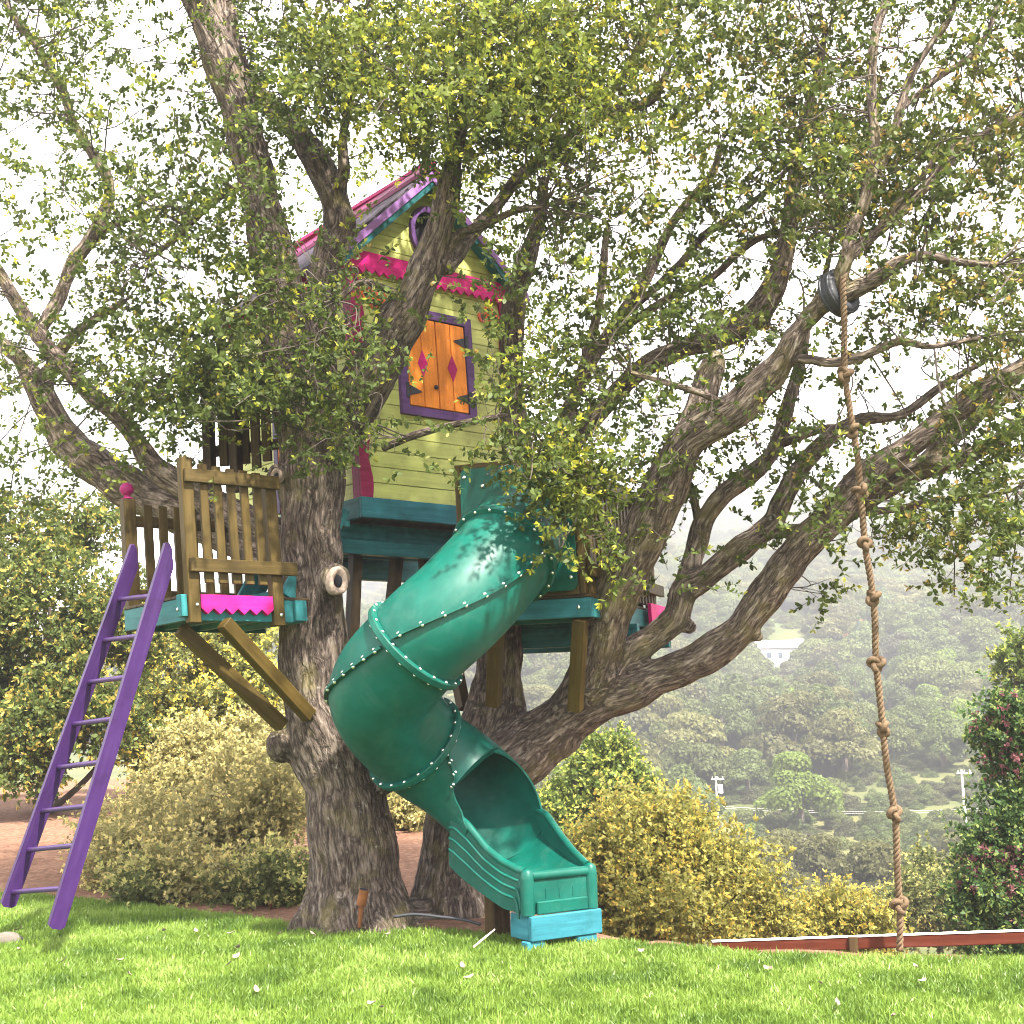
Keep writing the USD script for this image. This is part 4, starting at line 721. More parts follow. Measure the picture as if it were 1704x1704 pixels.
# tall upper railing beside the house
up_ = thing('upper_railing', 'tall brown plank railing with pink finials beside the playhouse, above the ladder platform', 'railing')
a0, a1 = W(352, 700, 10.75), W(478, 715, 10.45); ua = nrm((a1 - a0) * [1, 1, 0]); Lu = np.linalg.norm((a1 - a0)[:2]); U_ = Fr(a0 - [0, 0, 0.42], ua, np.cross(e3, ua), e3)
for k in range(5): put('plank', U_.box(0.10 + k * 0.11, 0.10 + k * 0.11 + 0.085, -0.02, 0.012, 0.0 - 0.05 * (k % 2), 0.74 + 0.10 * ((k * 2) % 3)), WOOD, up_)
for x, h in ((0.0, 0.72), (0.27, 0.80)):
    p_ = put('post', U_.box(x - 0.005, x + 0.08, -0.11, -0.025, -0.25, h), WOODB, up_); c = U_(x + 0.038, -0.067, h)
    put('ball_finial', join(ball(c + e3 * 0.07, 0.048, 2), tube([c, c + e3 * 0.04], [0.035, 0.026], 12)), MAGENTA, p_, smooth=40)
put('rail', U_.box(-0.05, Lu + 0.02, 0.014, 0.05, 0.1, 0.19), WOODB, up_); put('rail', U_.box(-0.05, Lu + 0.02, 0.014, 0.05, 0.58, 0.66), WOODB, up_)

# ------------------------------------------------------------------ slide deck
YS = math.radians(20.5); s1 = np.array([-math.cos(YS), math.sin(YS), 0]); s2 = np.array([math.sin(YS), math.cos(YS), 0]); s3 = np.array([-0.03, 0, 1.0]); s3 /= np.linalg.norm(s3)
S_ = Fr(W(985, 1026, 9.4), s1, s2, s3)
sd = thing('slide_deck', 'teal-edged platform with thin brown balusters behind the top of the green slide', 'platform')
put('front_beam', S_.box(0.0, 1.22, 0.0, 0.04, 0, 0.145), BLUE, sd, label='teal blue front beam'); put('side_beam', S_.box(-0.006, 0.034, 0.042, 2.0, 0, 0.145), TEAL, sd); put('side_beam', S_.box(1.18, 1.22, 0.042, 2.0, 0, 0.145), TEAL, sd); put('back_beam', S_.box(-0.12, 1.22, 2.002, 2.05, 0, 0.145), TEAL, sd)
for k in range(14): put('deck_board', S_.box(0.0, 1.22, 0.0 + k * 0.146, k * 0.146 + 0.14, 0.148, 0.17), WOODB, sd)
for k in range(3): put('joist', S_.box(0.04, 1.17, 0.4 + 0.5 * k, 0.44 + 0.5 * k, -0.005, 0.146), TEAL, sd)
put('girder', S_.box(-0.1, 1.25, 0.9, 0.98, -0.17, -0.008), TEAL, sd); put('girder', S_.box(-0.14, 1.25, 1.78, 1.87, -0.17, -0.008), TEAL, sd)
put('panel_frame', S_.box(0.03, 0.075, -0.02, 0.035, 0.172, 1.22), WOOD, sd); put('panel_frame', S_.box(1.00, 1.045, -0.02, 0.035, 0.0, 1.24), WOOD, sd); put('panel_frame', S_.box(0.078, 0.997, -0.02, 0.03, 0.172, 0.235), WOOD, sd); put('panel_frame', S_.box(0.078, 0.997, -0.02, 0.03, 1.19, 1.24), WOOD, sd)
SC = (0.50, 0.70, 0.37)    # hole for the tube in the entry panel
pan = sbox(0.085, 0.20, 0.99, 1.195).buffer(-0.06).buffer(0.06).difference(Point(SC[0], SC[1]).buffer(SC[2] - 0.02, 24))
post(S_, 0.0, 1.93, -0.1, 1.28, 0.085, sd); post(S_, 0.0, 0.06, 0.17, 1.2, 0.085, sd)
put('rail', S_.box(-0.042, -0.002, 0.05, 2.16, 1.02, 1.13), WOOD, sd); put('rail', S_.box(-0.042, -0.002, 0.0, 2.16, 0.30, 0.40), WOOD, sd)
for k in range(17): put('baluster', S_.box(0.002, 0.032, 0.17 + k * 0.105, 0.17 + k * 0.105 + 0.058, 0.20, 1.08), WOOD, sd)
for k in range(9): put('baluster', S_.box(0.12 + k * 0.115, 0.18 + k * 0.115, 1.98, 2.01, 0.18, 1.05), WOOD, sd)
put('rail', S_.box(0.0, 1.22, 2.012, 2.05, 0.98, 1.07), WOOD, sd)
put('valance', S_.prism_side(zigzag(1.50, 2.04, 0.01, 0.20, 0.045, 0.02), -0.062, 0.03), PINK, sd, label='hot pink toothed valance at the far corner')
bolt(S_(0.10, -0.001, 0.075), -s2, sd)
for (x0, y0, da, x1, y1, db) in ((966, 1030, 9.47, 957, 1182, 9.72), (826, 1050, 9.72, 821, 1174, 9.95)):
    p_ = put('support_post', beam(W(x0, y0, da), W(x1, y1, db), s2, 0.10, 0.10), WOOD, sd); bolt(W(x1, y1 - 17, db - 0.062), [0, -1, 0], p_, 0.022)

# ------------------------------------------------------------------ the tube slide
slide = thing('tube_slide', 'green plastic spiral tube slide ending in an open chute above the lawn', 'slide')
Pc = [(S_(SC[0], 0.05, SC[1])), (S_(SC[0], -0.04, SC[1] - 0.005)), W(838, 925, 9.12), W(768, 1002, 8.80), W(692, 1074, 8.78), W(637, 1156, 9.08), W(690, 1236, 9.50), W(763, 1290, 9.62), W(822, 1345, 9.50), W(866, 1402, 9.25), W(905, 1452, 9.0)]
NS = 14; C_ = catmull(Pc, NS); T_ = np.gradient(C_, axis=0); T_ /= np.linalg.norm(T_, axis=1, keepdims=True)
for _ in range(3): T_[1:-1] = (T_[:-2] + 2 * T_[1:-1] + T_[2:]) / 4; T_ /= np.linalg.norm(T_, axis=1, keepdims=True)
B_ = np.array([0, 0, 1.0]) - T_ * T_[:, 2:]; B_ /= np.linalg.norm(B_, axis=1, keepdims=True); A_ = np.cross(T_, B_)
RO = np.interp(np.arange(len(C_)) / NS, [0, 2, 4, 5, 6, 7, 10], [0.37, 0.37, 0.368, 0.385, 0.37, 0.362, 0.345])
def ring_pts(i, th, r): return C_[i][None] + r * (np.cos(th)[:, None] * A_[i] + np.sin(th)[:, None] * B_[i])
def tube_part(i0, i1, th0, th1, m_=40, closed=False, dr=0.0, tk=0.014):
    O = np.array([ring_pts(i, np.linspace(th0(i), th1(i), m_, endpoint=not closed), RO[i] + dr) for i in range(i0, i1 + 1)]); I = np.array([ring_pts(i, np.linspace(th0(i), th1(i), m_, endpoint=not closed), RO[i] + dr - tk) for i in range(i0, i1 + 1)])
    return sheet(O, I, closed)
c0 = lambda i: 0.0
c2 = lambda i: 2 * math.pi
iF1, iF2, iF3, iOP, iEN = 2 * NS, 4 * NS, 6 * NS, int(7.3 * NS), int(8.5 * NS)
put('entry_panel', S_.prism(pan, -0.034, 0.026), PLASTIC, slide, label='flat green entry panel bolted to the platform')
ep = slide + '/entry_panel'
for x, z in ((0.13, 0.30), (0.13, 1.13), (0.95, 1.13), (0.13, 0.70), (0.95, 0.72), (0.26, 0.36), (0.20, 0.52), (0.80, 1.05), (0.26, 1.06)): bolt(S_(x, -0.048, z), -s2, ep, 0.016)
def seg(i0, i1, nm='tube_section'):
    a = put(nm, tube_part(i0, i1, c0, c2, 56, True), PLASTIC, slide, smooth=50); return a
secs = [seg(1, iF1), seg(iF1, iF2), seg(iF2, iF3)]
def tri_open(i):    # upper lip of the far wall along the open part: full tube, then falling to half height
    t = (i - iOP) / (iEN - iOP); return math.pi * np.interp(t, [0, 0.02, 0.10, 0.30, 0.6, 0.85, 1], [0.02, 0.36, 0.44, 0.58, 0.77, 0.95, 1.0])
c180 = lambda i: math.pi
secs.append(put('tube_section', tube_part(iF3, iOP, c0, c180, 30, dr=-0.003), PLASTIC, slide, smooth=50))
secs.append(put('chute_bottom', tube_part(iF3, iEN, c180, c2, 34, dr=-0.003), PLASTIC, slide, smooth=50))
secs.append(put('chute_side', tube_part(iOP, iEN, tri_open, c180, 22, dr=-0.003), PLASTIC, slide, smooth=50))
def flange(i, w=0.055, ext=0.034):
    th = np.linspace(0, 2 * np.pi, 56, endpoint=False); prof = [(-w / 2, -0.005), (-w / 2, ext), (-w / 2 + 0.008, ext + 0.006), (w / 2 - 0.008, ext + 0.006), (w / 2, ext), (w / 2, -0.005)]
    V = np.vstack([ring_pts(i, th, RO[i] + r) + T_[i] * s for s, r in prof]); k, j = [q.ravel() for q in np.meshgrid(np.arange(len(prof)), np.arange(56), indexing='ij')]; k2 = (k + 1) % len(prof)
    f = put('flange_ring', (V, quads(np.stack([k * 56 + j, k * 56 + (j + 1) % 56, k2 * 56 + (j + 1) % 56, k2 * 56 + j], 1))[:, ::-1]), PLASTIC, slide, smooth=30)
    for t in np.linspace(0, 2 * np.pi, 20, endpoint=False) + 0.1:
        q = ring_pts(i, np.array([t]), RO[i] + ext + 0.005)[0]; d = q - C_[i]
        for s in (-1, 1): bolt(q - nrm(d) * 0.016 + T_[i] * s * (w / 2), T_[i] * s, f, 0.013)
for i in (iF1, iF2, iF3): flange(i)
def seam(i0, i1, th, nbolt, side=1, big=0.016):
    idx = list(range(i0, i1 + 1)); O, I = [], []
    P = np.array([ring_pts(i, np.array([th(i)]), RO[i] + 0.010)[0] for i in idx]); t_ = np.array([-math.sin(th(i)) * A_[i] + math.cos(th(i)) * B_[i] for i in idx]); n_ = np.array([math.cos(th(i)) * A_[i] + math.sin(th(i)) * B_[i] for i in idx])
    sec = [(-0.011, -0.022), (-0.011, 0.022), (0.011, 0.022), (0.011, -0.022)]
    V = np.concatenate([(P + t_ * a + n_ * b)[:, None] for a, b in sec], 1).reshape(-1, 3); F = []
    for k in range(len(idx) - 1):
        for a in range(4): F.append([k * 4 + a, k * 4 + (a + 1) % 4, (k + 1) * 4 + (a + 1) % 4, (k + 1) * 4 + a])
    F += [[0, 3, 2, 1], [len(V) - 4, len(V) - 3, len(V) - 2, len(V) - 1]]
    s = put('seam_flange', (V, quads(F)), PLASTIC, slide)
    for k in np.linspace(1.0, len(idx) - 2.0, nbolt).astype(int):
        bolt(P[k] + n_[k] * 0.012 + t_[k] * 0.010, t_[k] + n_[k] * 0.4, s, big * 0.85); bolt(P[k] + n_[k] * 0.012 - t_[k] * 0.010, -t_[k] + n_[k] * 0.4, s, big * 0.85)
seam(iF1 + 1, iF2 - 1, lambda i: math.pi * 0.985, 9); seam(iF2 + 1, iF3 - 1, lambda i: math.pi, 12); seam(iF3 + 1, iOP, lambda i: 0.0, 4); seam(3, iF1 - 1, lambda i: math.pi * 0.80, 7, big=0.013); seam(iF3 + 1, iOP, lambda i: math.pi, 4)
# flared exit
xs_ = np.array([0.515, -0.857, 0]); ss_ = np.array([0.857, 0.515, 0]); zz_ = np.array([0, 0, 1.0])
Lp = W(926, 1450, 8.98); Jp = C_[iEN] - B_[iEN] * (RO[iEN] - 0.012); nst = 16; tt = np.linspace(0, 1, nst)
bot = catmull([Jp - T_[iEN] * 0.25, Jp, (Jp * 0.42 + Lp * 0.58) + [0, 0, -0.035], Lp, Lp + xs_ * 0.15], nst - 1)[nst - 1:3 * (nst - 1) + 1]
nb_ = len(bot); tb = np.linspace(0, 1, nb_); sdv = np.array([nrm(A_[iEN] * (-1 if A_[iEN] @ ss_ < 0 else 1) * (1 - t) + ss_ * t) for t in tb])
hw_ = np.interp(tb, [0, 1], [0.335, 0.235])
def wall_top(t, far): return np.interp(t, [0, 0.08, 0.22, 0.42, 0.65, 0.88, 1], [0.36, 0.385, 0.33, 0.19, 0.10, 0.035, 0.02]) if not far else np.interp(t, [0, 0.1, 0.25, 0.45, 0.7, 0.9, 1], [0.37, 0.385, 0.36, 0.23, 0.115, 0.045, 0.025])
fl_o, fl_i = [], []
xs2 = np.linspace(-1, 1, 15)
for k in range(nb_):
    curv = (1 - tb[k]) ** 1.3 * 0.26
    row = bot[k] + np.outer(xs2 * hw_[k], sdv[k]) + np.outer(curv * np.abs(xs2) ** 2.6, zz_); fl_i.append(row); fl_o.append(row - zz_ * 0.02)
put('exit_floor', sheet(np.array(fl_i), np.array(fl_o)), PLASTIC, slide, smooth=40)
gz0 = Lp[2] - 0.262
for far, sg in ((0, -1), (1, 1)):
    top = np.array([bot[k] + sdv[k] * sg * (hw_[k] + 0.02) + zz_ * wall_top(tb[k], far) for k in range(nb_)]); low = np.array([bot[k] + sdv[k] * sg * (hw_[k] + 0.035) + zz_ * np.interp(tb[k], [0, 0.35, 0.7, 1], [0.02, -0.10, -0.21, -0.262]) for k in range(nb_)])
    O = np.stack([top * (1 - v) + low * v + (sdv * sg * 0.015) for v in np.linspace(0, 1, 6)], 1); I = O - (sdv * sg * 0.034)[:, None]
    sw = put('exit_side_wall', sheet(O, I) if sg > 0 else sheet(I, O), PLASTIC, slide, smooth=40)
    put('rolled_edge', tube(top, 0.027, 10), PLASTIC, sw, smooth=60)
    for v in (0.24, 0.46, 0.68):
        rb = [top[k] * (1 - v * min(1, 1.15 - 0.15 * tb[k])) + low[k] * (v * min(1, 1.15 - 0.15 * tb[k])) + sdv[k] * sg * 0.017 for k in range(0, nb_ - 1 - int(v * 5))]
        e_ = np.array(rb[-1]); rb += [e_ + xs_ * 0.035 - zz_ * 0.05, e_ + xs_ * 0.045 - zz_ * 0.13]
        put('rib', tube(np.array(rb), 0.011, 8), PLASTIC, sw, smooth=60)
X_ = Fr(np.array([*Lp[:2], 0]) , ss_, -xs_, zz_)
fp = put('exit_front', X_.box(-0.235, 0.235, -0.045, 0.0, gz0, Lp[2] - 0.012, 0.01), PLASTIC, slide)
for x in (-0.12, -0.01, 0.10): put('groove_rib', X_.box(x - 0.0035, x + 0.0035, -0.0495, -0.046, gz0 + 0.10, Lp[2] - 0.10, 0.001), PLASTIC, fp)
put('front_step', X_.box(-0.205, 0.205, -0.075, -0.046, gz0, gz0 + 0.085, 0.012), PLASTIC, fp)
put('front_roll', tube([X_(-0.225, -0.03, Lp[2] - 0.012), X_(0, -0.03, Lp[2] - 0.012), X_(0.225, -0.03, Lp[2] - 0.012)], 0.034, 12), PLASTIC, fp, smooth=60)
for x in (-0.258, 0.258):
    q = [X_(x, -0.03, gz0), X_(x, -0.03, Lp[2] - 0.03), X_(x, -0.028, Lp[2] + 0.015), X_(x, -0.02, Lp[2] + 0.034)]; put('corner_column', tube(q, [0.048, 0.048, 0.042, 0.018], 14), PLASTIC, fp, smooth=60)
base = thing('slide_footing', 'sky blue painted timber footing under the end of the green slide', 'timber footing')
put('front_board', X_.box(-0.275, 0.30, -0.10, -0.055, gz0 - 0.165, gz0 - 0.004, 0.006), BLUE, base); put('side_board', X_.box(-0.275, -0.235, -0.053, 0.18, gz0 - 0.165, gz0 - 0.004, 0.006), BLUE, base); put('side_board', X_.box(0.26, 0.30, -0.053, 0.18, gz0 - 0.165, gz0 - 0.004, 0.006), BLUE, base)
put('foot_block', X_.box(0.10, 0.26, -0.09, 0.0, gz0 - 0.26, gz0 - 0.167, 0.006), BLUE, base); put('foot_block', X_.box(-0.30, -0.16, -0.085, 0.0, gz0 - 0.26, gz0 - 0.167, 0.006), BLUE, base)
pp = W(828, 1510, 9.42); post_b = thing('slide_post', 'short brown wooden post standing under the slide chute', 'post')
put('shaft', beam([pp[0], pp[1], -0.25], [pp[0] - 0.005, pp[1], pp[2] + 0.14], [0.5, -0.86, 0], 0.14, 0.14, 0.008), WOODB, post_b); put('cap', beam([pp[0] - 0.005, pp[1], pp[2] + 0.14], [pp[0] - 0.005, pp[1], pp[2] + 0.165], [0.5, -0.86, 0], 0.17, 0.17, 0.006), WOODB, post_b)

# ------------------------------------------------------------------ ladder
lad = thing('ladder', 'purple wooden ladder leaning on the left deck from the lawn', 'ladder')
nT, nB, fT, fB = W(286, 905, 9.02), W(92, 1545, 8.93), W(229, 908, 9.52), W(12, 1508, 9.75)
nB = nB * 1.0; sdir = nrm((fT - nT)); sdir = nrm(sdir * [1, 1, 0]); ln_n = nrm(np.cross(nT - nB, sdir))
def stile(b, t):
    x = nrm(t - b); L_ = np.linalg.norm(t - b); z_ = nrm(np.cross(sdir, x)); y_ = np.cross(z_, x)
    poly = [(0.02, -0.055), (0.0, -0.03), (0.0, 0.03), (0.02, 0.055), (L_ - 0.16, 0.055), (L_ - 0.03, 0.0), (L_, -0.03), (L_ - 0.01, -0.055)]
    v, f, lc = prism(poly, b, x, z_, 0.046); return v, f, lc
put('stile', stile(nB, nT), PURPLE, lad); put('stile', stile(fB, fT), PURPLE, lad)
for y in (995, 1064, 1134, 1204, 1276, 1348, 1412, 1481):
    tn = np.interp(y, [905, 1545], [0, 1]); tf = np.interp(y, [905, 1510], [0.0, 1]); a = nT + (nB - nT) * tn; b = fT + (fB - fT) * np.interp(y + 4, [908, 1508], [0, 1])
    put('rung', tube([a, (a + b) / 2, b], 0.019, 10), PURPLE, lad, smooth=60)
stn = ball([*W(14, 1522, 9.6)[:2], 0.02], 0.10, 2, (1.2, 0.9, 0.6)); put('stone', (stn[0] + (noise3(stn[0] * 18, 3) - 0.5)[:, None] * 0.02, stn[1]), plain('grey_stone', (0.085, 0.07, 0.055), 0.9, var=0.3, bump=0.3), None, smooth=True, label='rough grey-brown stone under the far foot of the purple ladder', cat='stone')

# ------------------------------------------------------------------ knotted climbing rope and tyre
RPX = [(1404, 462, 8.38), (1404, 520, 8.35), (1406, 600, 8.35), (1410, 645, 8.36), (1421, 717, 8.37), (1430, 818, 8.38), (1438, 905, 8.39), (1452, 993, 8.40), (1460, 1105, 8.41), (1470, 1213, 8.42), (1487, 1353, 8.43), (1497, 1508, 8.44), (1496, 1582, 8.44)]
rope = thing('climbing_rope', 'thick tan climbing rope with knots hanging from the oak to the lawn', 'rope')
RC = catmull([W(*p) for p in RPX], 30); sL = np.concatenate([[0], np.cumsum(np.linalg.norm(np.diff(RC, axis=0), axis=1))]); q = np.linspace(0, sL[-1], 460); RC = np.stack([np.interp(q, sL, RC[:, k]) for k in range(3)], 1)
RC[:, 0] += (noise3(np.stack([q * 3, q * 0, q * 0], -1), 8) - 0.5) * 0.02
Tq, Aq, Bq = frames(RC)
for k in range(3):
    ph = q * 2 * np.pi / 0.105 + k * 2.0944; P = RC + 0.0125 * (np.cos(ph)[:, None] * Aq + np.sin(ph)[:, None] * Bq); put('strand', tube(P, 0.0118, 6), ROPEM, rope, smooth=True)
kn_t = np.linspace(0, 2 * np.pi, 60)
for j, (x, y) in enumerate(((1408, 626), (1421, 717), (1430, 818), (1438, 905), (1452, 993), (1460, 1105), (1470, 1213), (1487, 1353), (1497, 1508))):
    c = RC[np.argmin(np.abs(RC[:, 2] - W(x, y, 8.4)[2]))]; r_ = np.random.RandomState(40 + j); a = r_.rand() * 6.28
    X = np.sin(kn_t) + 2 * np.sin(2 * kn_t); Y = np.cos(kn_t) - 2 * np.cos(2 * kn_t); Z = -np.sin(3 * kn_t)
    P = np.stack([X * 0.0165, Z * 0.017, Y * 0.0155], 1); ca, sa = math.cos(a), math.sin(a); P = P @ np.array([[ca, sa, 0], [-sa, ca, 0], [0, 0, 1]]); ti = (r_.rand() - 0.5) * 0.8; P = P @ np.array([[math.cos(ti), 0, math.sin(ti)], [0, 1, 0], [-math.sin(ti), 0, math.cos(ti)]])
    put('knot', tube(c + P, 0.0195, 8, cap=False), ROPEM, rope, smooth=True)
lp = np.linspace(0, 2 * np.pi, 40); lc_ = W(1398, 470, 8.5); put('loop', tube(np.stack([lc_[0] + 0.03 * np.cos(lp), lc_[1] + 0.115 * np.sin(lp), lc_[2] + 0.11 * np.cos(lp)], 1), 0.02, 8, cap=False), ROPEM, rope, smooth=True)
tyc = W(1396, 488, 8.5); tyre = thing('rubber_tyre', 'black rubber tyre wrapped round the oak limb at the head of the rope', 'tyre')
def torus(c, ax, R, r, rs_=1.0, n1=40, n2=14, a0=0, a1=2 * np.pi):
    ax = nrm(ax); u = nrm(np.cross(ax, [0.3, 1, 0.2])); v = np.cross(ax, u); a = np.linspace(a0, a1, n1); P = np.array(c) + R * (np.cos(a)[:, None] * u + np.sin(a)[:, None] * v); V = []
    for k in range(n1):
        rad = np.cos(a[k]) * u + np.sin(a[k]) * v; b = np.linspace(0, 2 * np.pi, n2, endpoint=False); V.append(P[k] + r * (np.sign(np.cos(b)) * np.abs(np.cos(b)) ** 0.7)[:, None] * rad + r * rs_ * (np.sign(np.sin(b)) * np.abs(np.sin(b)) ** 0.7)[:, None] * ax)
    i, j = [q_.ravel() for q_ in np.meshgrid(np.arange(n1 - 1), np.arange(n2), indexing='ij')]
    return np.vstack(V), quads(np.stack([i * n2 + j, (i + 1) * n2 + j, (i + 1) * n2 + (j + 1) % n2, i * n2 + (j + 1) % n2], 1))
put('tread', torus(tyc, (0.6, -0.78, 0.2), 0.125, 0.042, 1.5), RUBBER, tyre, smooth=True)
for k in (-1, 1): put('tread_rib', torus(tyc + nrm([0.6, -0.78, 0.2]) * 0.034 * k, (0.6, -0.78, 0.2), 0.161, 0.011), RUBBER, tyre, smooth=True)

# ------------------------------------------------------------------ small things on the ground
bd = thing('timber_edging', 'long rust red timber with a pale top edge lying along the lawn, behind the rope', 'timber')
b0, b1 = W(1185, 1577, 8.75), W(1800, 1556, 8.5); up3 = np.array([0, 0, 1.0])
put('board', beam(b0, b1, up3, 0.075, 0.05, 0.005), REDWOOD, bd); put('top_edge', beam(b0 + up3 * 0.0415, b1 + up3 * 0.0415, up3, 0.006, 0.058, 0.002), WHITEP, bd)
pb = b0 + (b1 - b0) * 0.385; put('peg', beam(pb + [0, -0.036, -0.12], pb + [0, -0.036, 0.045], [0, 1, 0], 0.02, 0.06, 0.003), WOODB, bd)
lt = thing('garden_spotlight', 'small tilted copper garden spotlight at the foot of the oak trunk', 'garden light')
c0_ = W(598, 1524, 9.52); c1_ = W(606, 1480, 9.50); cm = c0_ * 0.62 + c1_ * 0.38
put('housing', tube([cm, cm + (c1_ - cm) * 0.04, c1_ - (c1_ - cm) * 0.05, c1_], [0.026, 0.036, 0.036, 0.040], 14), COPPER, lt, smooth=40); put('stake', tube([c0_ - [0, 0, 0.08], cm], [0.014, 0.02], 10), COPPER, lt, smooth=60); put('lens', tube([c1_ - (c1_ - cm) * 0.02, c1_ + (c1_ - cm) * 0.01], 0.033, 14), DARK, lt)
lg = catmull([W(385, 1512, 12.2), W(410, 1506, 12.1), W(446, 1504, 12.0)], 6); lv, lf = tube(lg, 0.085, 12); put('log', (lv + (noise3(lv * 14, 5) - 0.5)[:, None] * 0.03, lf), BARK, None, prim={'bark': lv}, label='short brown log lying on the bare soil left of the oak trunk', cat='log')
sk0 = W(451, 1520, 11.0); put('marker_stake', beam(sk0 - [0, 0, 0.05], sk0 + [-0.005, 0, 0.10], [0, 1, 0], 0.03, 0.03, 0.006), REDWOOD, None, label='short red stake poking from the soil between log and oak trunk', cat='stake')
hs = catmull([W(655, 1528, 9.42), W(690, 1524, 9.40), W(730, 1528, 9.36), W(772, 1533, 9.32), W(800, 1541, 9.3)], 8); put('irrigation_hose', tube(hs + [0, 0, 0.01], 0.011, 8), RUBBER, None, smooth=True, label='thin black hose lying on the soil at the foot of the oak', cat='hose')
tw = [W(788, 1590, 8.2), W(806, 1575, 8.22), W(824, 1560, 8.25)]; put('fallen_twig', tube(np.array(tw) + [0, 0, 0.05], [0.006, 0.007, 0.004], 6), plain('pale_twig', (0.50, 0.40, 0.33), 0.8), None, label='pale fallen twig stuck in the grass left of the slide footing', cat='twig')
PETAL = plain('dry_leaf', (0.191, 0.1389, 0.1042), 0.7, var=0.4, scale=30)
def where_leaf(x): return ['left of the near ladder foot', 'below the left platform', 'left of the oak trunk', 'in front of the oak trunk', 'in front of the slide', 'in front of the yellow shrub', 'near the rope'][int(np.searchsorted([120, 300, 480, 680, 1000, 1330], x))]
lr = np.random.RandomState(3)
FL = [(30, 1547), (32, 1580), (104, 1600), (200, 1598), (216, 1622), (326, 1550), (384, 1553), (393, 1592), (380, 1605), (427, 1648), (464, 1555), (521, 1555), (395, 1577), (603, 1544), (645, 1555), (700, 1540), (618, 1670), (635, 1677), (780, 1627), (1067, 1583), (1278, 1612), (1366, 1637), (1394, 1670), (1486, 1691), (1535, 1633), (1524, 1609), (272, 1549), (770, 1608)]
for k, (x, y) in enumerate(FL):
    v = FWD + RIGHT * (x - 852) / FPX + UP * (852 - y) / FPX; d = -1.545 / v[2]; p = EYE + v * d; a = lr.rand() * 6.28; ti = lr.normal(0, 0.35, 2); l, w_ = 0.020 + 0.014 * lr.rand(), 0.012 + 0.005 * lr.rand()
    g = np.array([[t, u] for t in np.linspace(-1, 1, 6) for u in (-1, 0, 1)]); sh = np.sqrt(np.clip(1 - g[:, 0] ** 2 * 0.97, 0, 1)); V = np.stack([g[:, 0] * l, g[:, 1] * w_ * sh, 0.006 * (g[:, 1] ** 2) + 0.008 * g[:, 0] ** 2 + g[:, 0] * l * ti[0] + g[:, 1] * w_ * ti[1]], 1)
    V = V @ np.array([[math.cos(a), math.sin(a), 0], [-math.sin(a), math.cos(a), 0], [0, 0, 1]]) + p; i, j = [q_.ravel() for q_ in np.meshgrid(np.arange(5), np.arange(2), indexing='ij')]
    put('fallen_leaf', (V, quads(np.stack([i * 3 + j, (i + 1) * 3 + j, (i + 1) * 3 + j + 1, i * 3 + j + 1], 1))), PETAL, None, smooth=True, label=(lf := f"pale dry fallen leaf lying in the {'far' if y < 1588 else 'middle' if y < 1630 else 'near'} grass, {where_leaf(x)}"), cat='leaf', group=lf.replace('leaf', 'leaves'))

# ------------------------------------------------------------------ shrubs and trees behind the lawn
def rgbs(*c): return [tuple(x) for x in c]
SHM = {
 'dark': foliage('shade_tree_leaf', rgbs((0.087, 0.113, 0.026), (0.176, 0.194, 0.037), (0.301, 0.291, 0.055)), rgbs((0.402, 0.324, 0.074), (0.552, 0.431, 0.092))),
 'yellow': foliage('golden_shrub_leaf', rgbs((0.170, 0.181, 0.057), (0.360, 0.326, 0.080), (0.611, 0.509, 0.119)), rgbs((0.754, 0.599, 0.106), (0.760, 0.726, 0.265))),
 'bright': foliage('bright_yellow_shrub_leaf', rgbs((0.197, 0.189, 0.045), (0.325, 0.280, 0.056), (0.441, 0.361, 0.080)), rgbs((0.464, 0.355, 0.072), (0.557, 0.412, 0.096))),
 'pale': foliage('pale_shrub_leaf', rgbs((0.258, 0.232, 0.090), (0.425, 0.374, 0.154), (0.592, 0.515, 0.270)), rgbs((0.592, 0.490, 0.193), (0.708, 0.619, 0.335))),
 'green': foliage('fresh_green_leaf', rgbs((0.092, 0.127, 0.025), (0.207, 0.253, 0.046), (0.345, 0.380, 0.092)), rgbs((0.391, 0.414, 0.081), (0.460, 0.460, 0.138))),
 'olive': foliage('olive_bush_leaf', rgbs((0.098, 0.112, 0.035), (0.196, 0.210, 0.070), (0.308, 0.308, 0.126)), rgbs((0.364, 0.336, 0.112), (0.420, 0.392, 0.168))),
 'flower': foliage('flowering_shrub_leaf', rgbs((0.046, 0.086, 0.023), (0.091, 0.149, 0.036), (0.165, 0.231, 0.066)), rgbs((0.198, 0.248, 0.066), (0.264, 0.297, 0.083))),
 'redbloom': foliage('red_blossom', rgbs((0.198, 0.079, 0.087), (0.297, 0.157, 0.131), (0.363, 0.315, 0.189)), rgbs((0.264, 0.157, 0.117), (0.330, 0.315, 0.174)))}
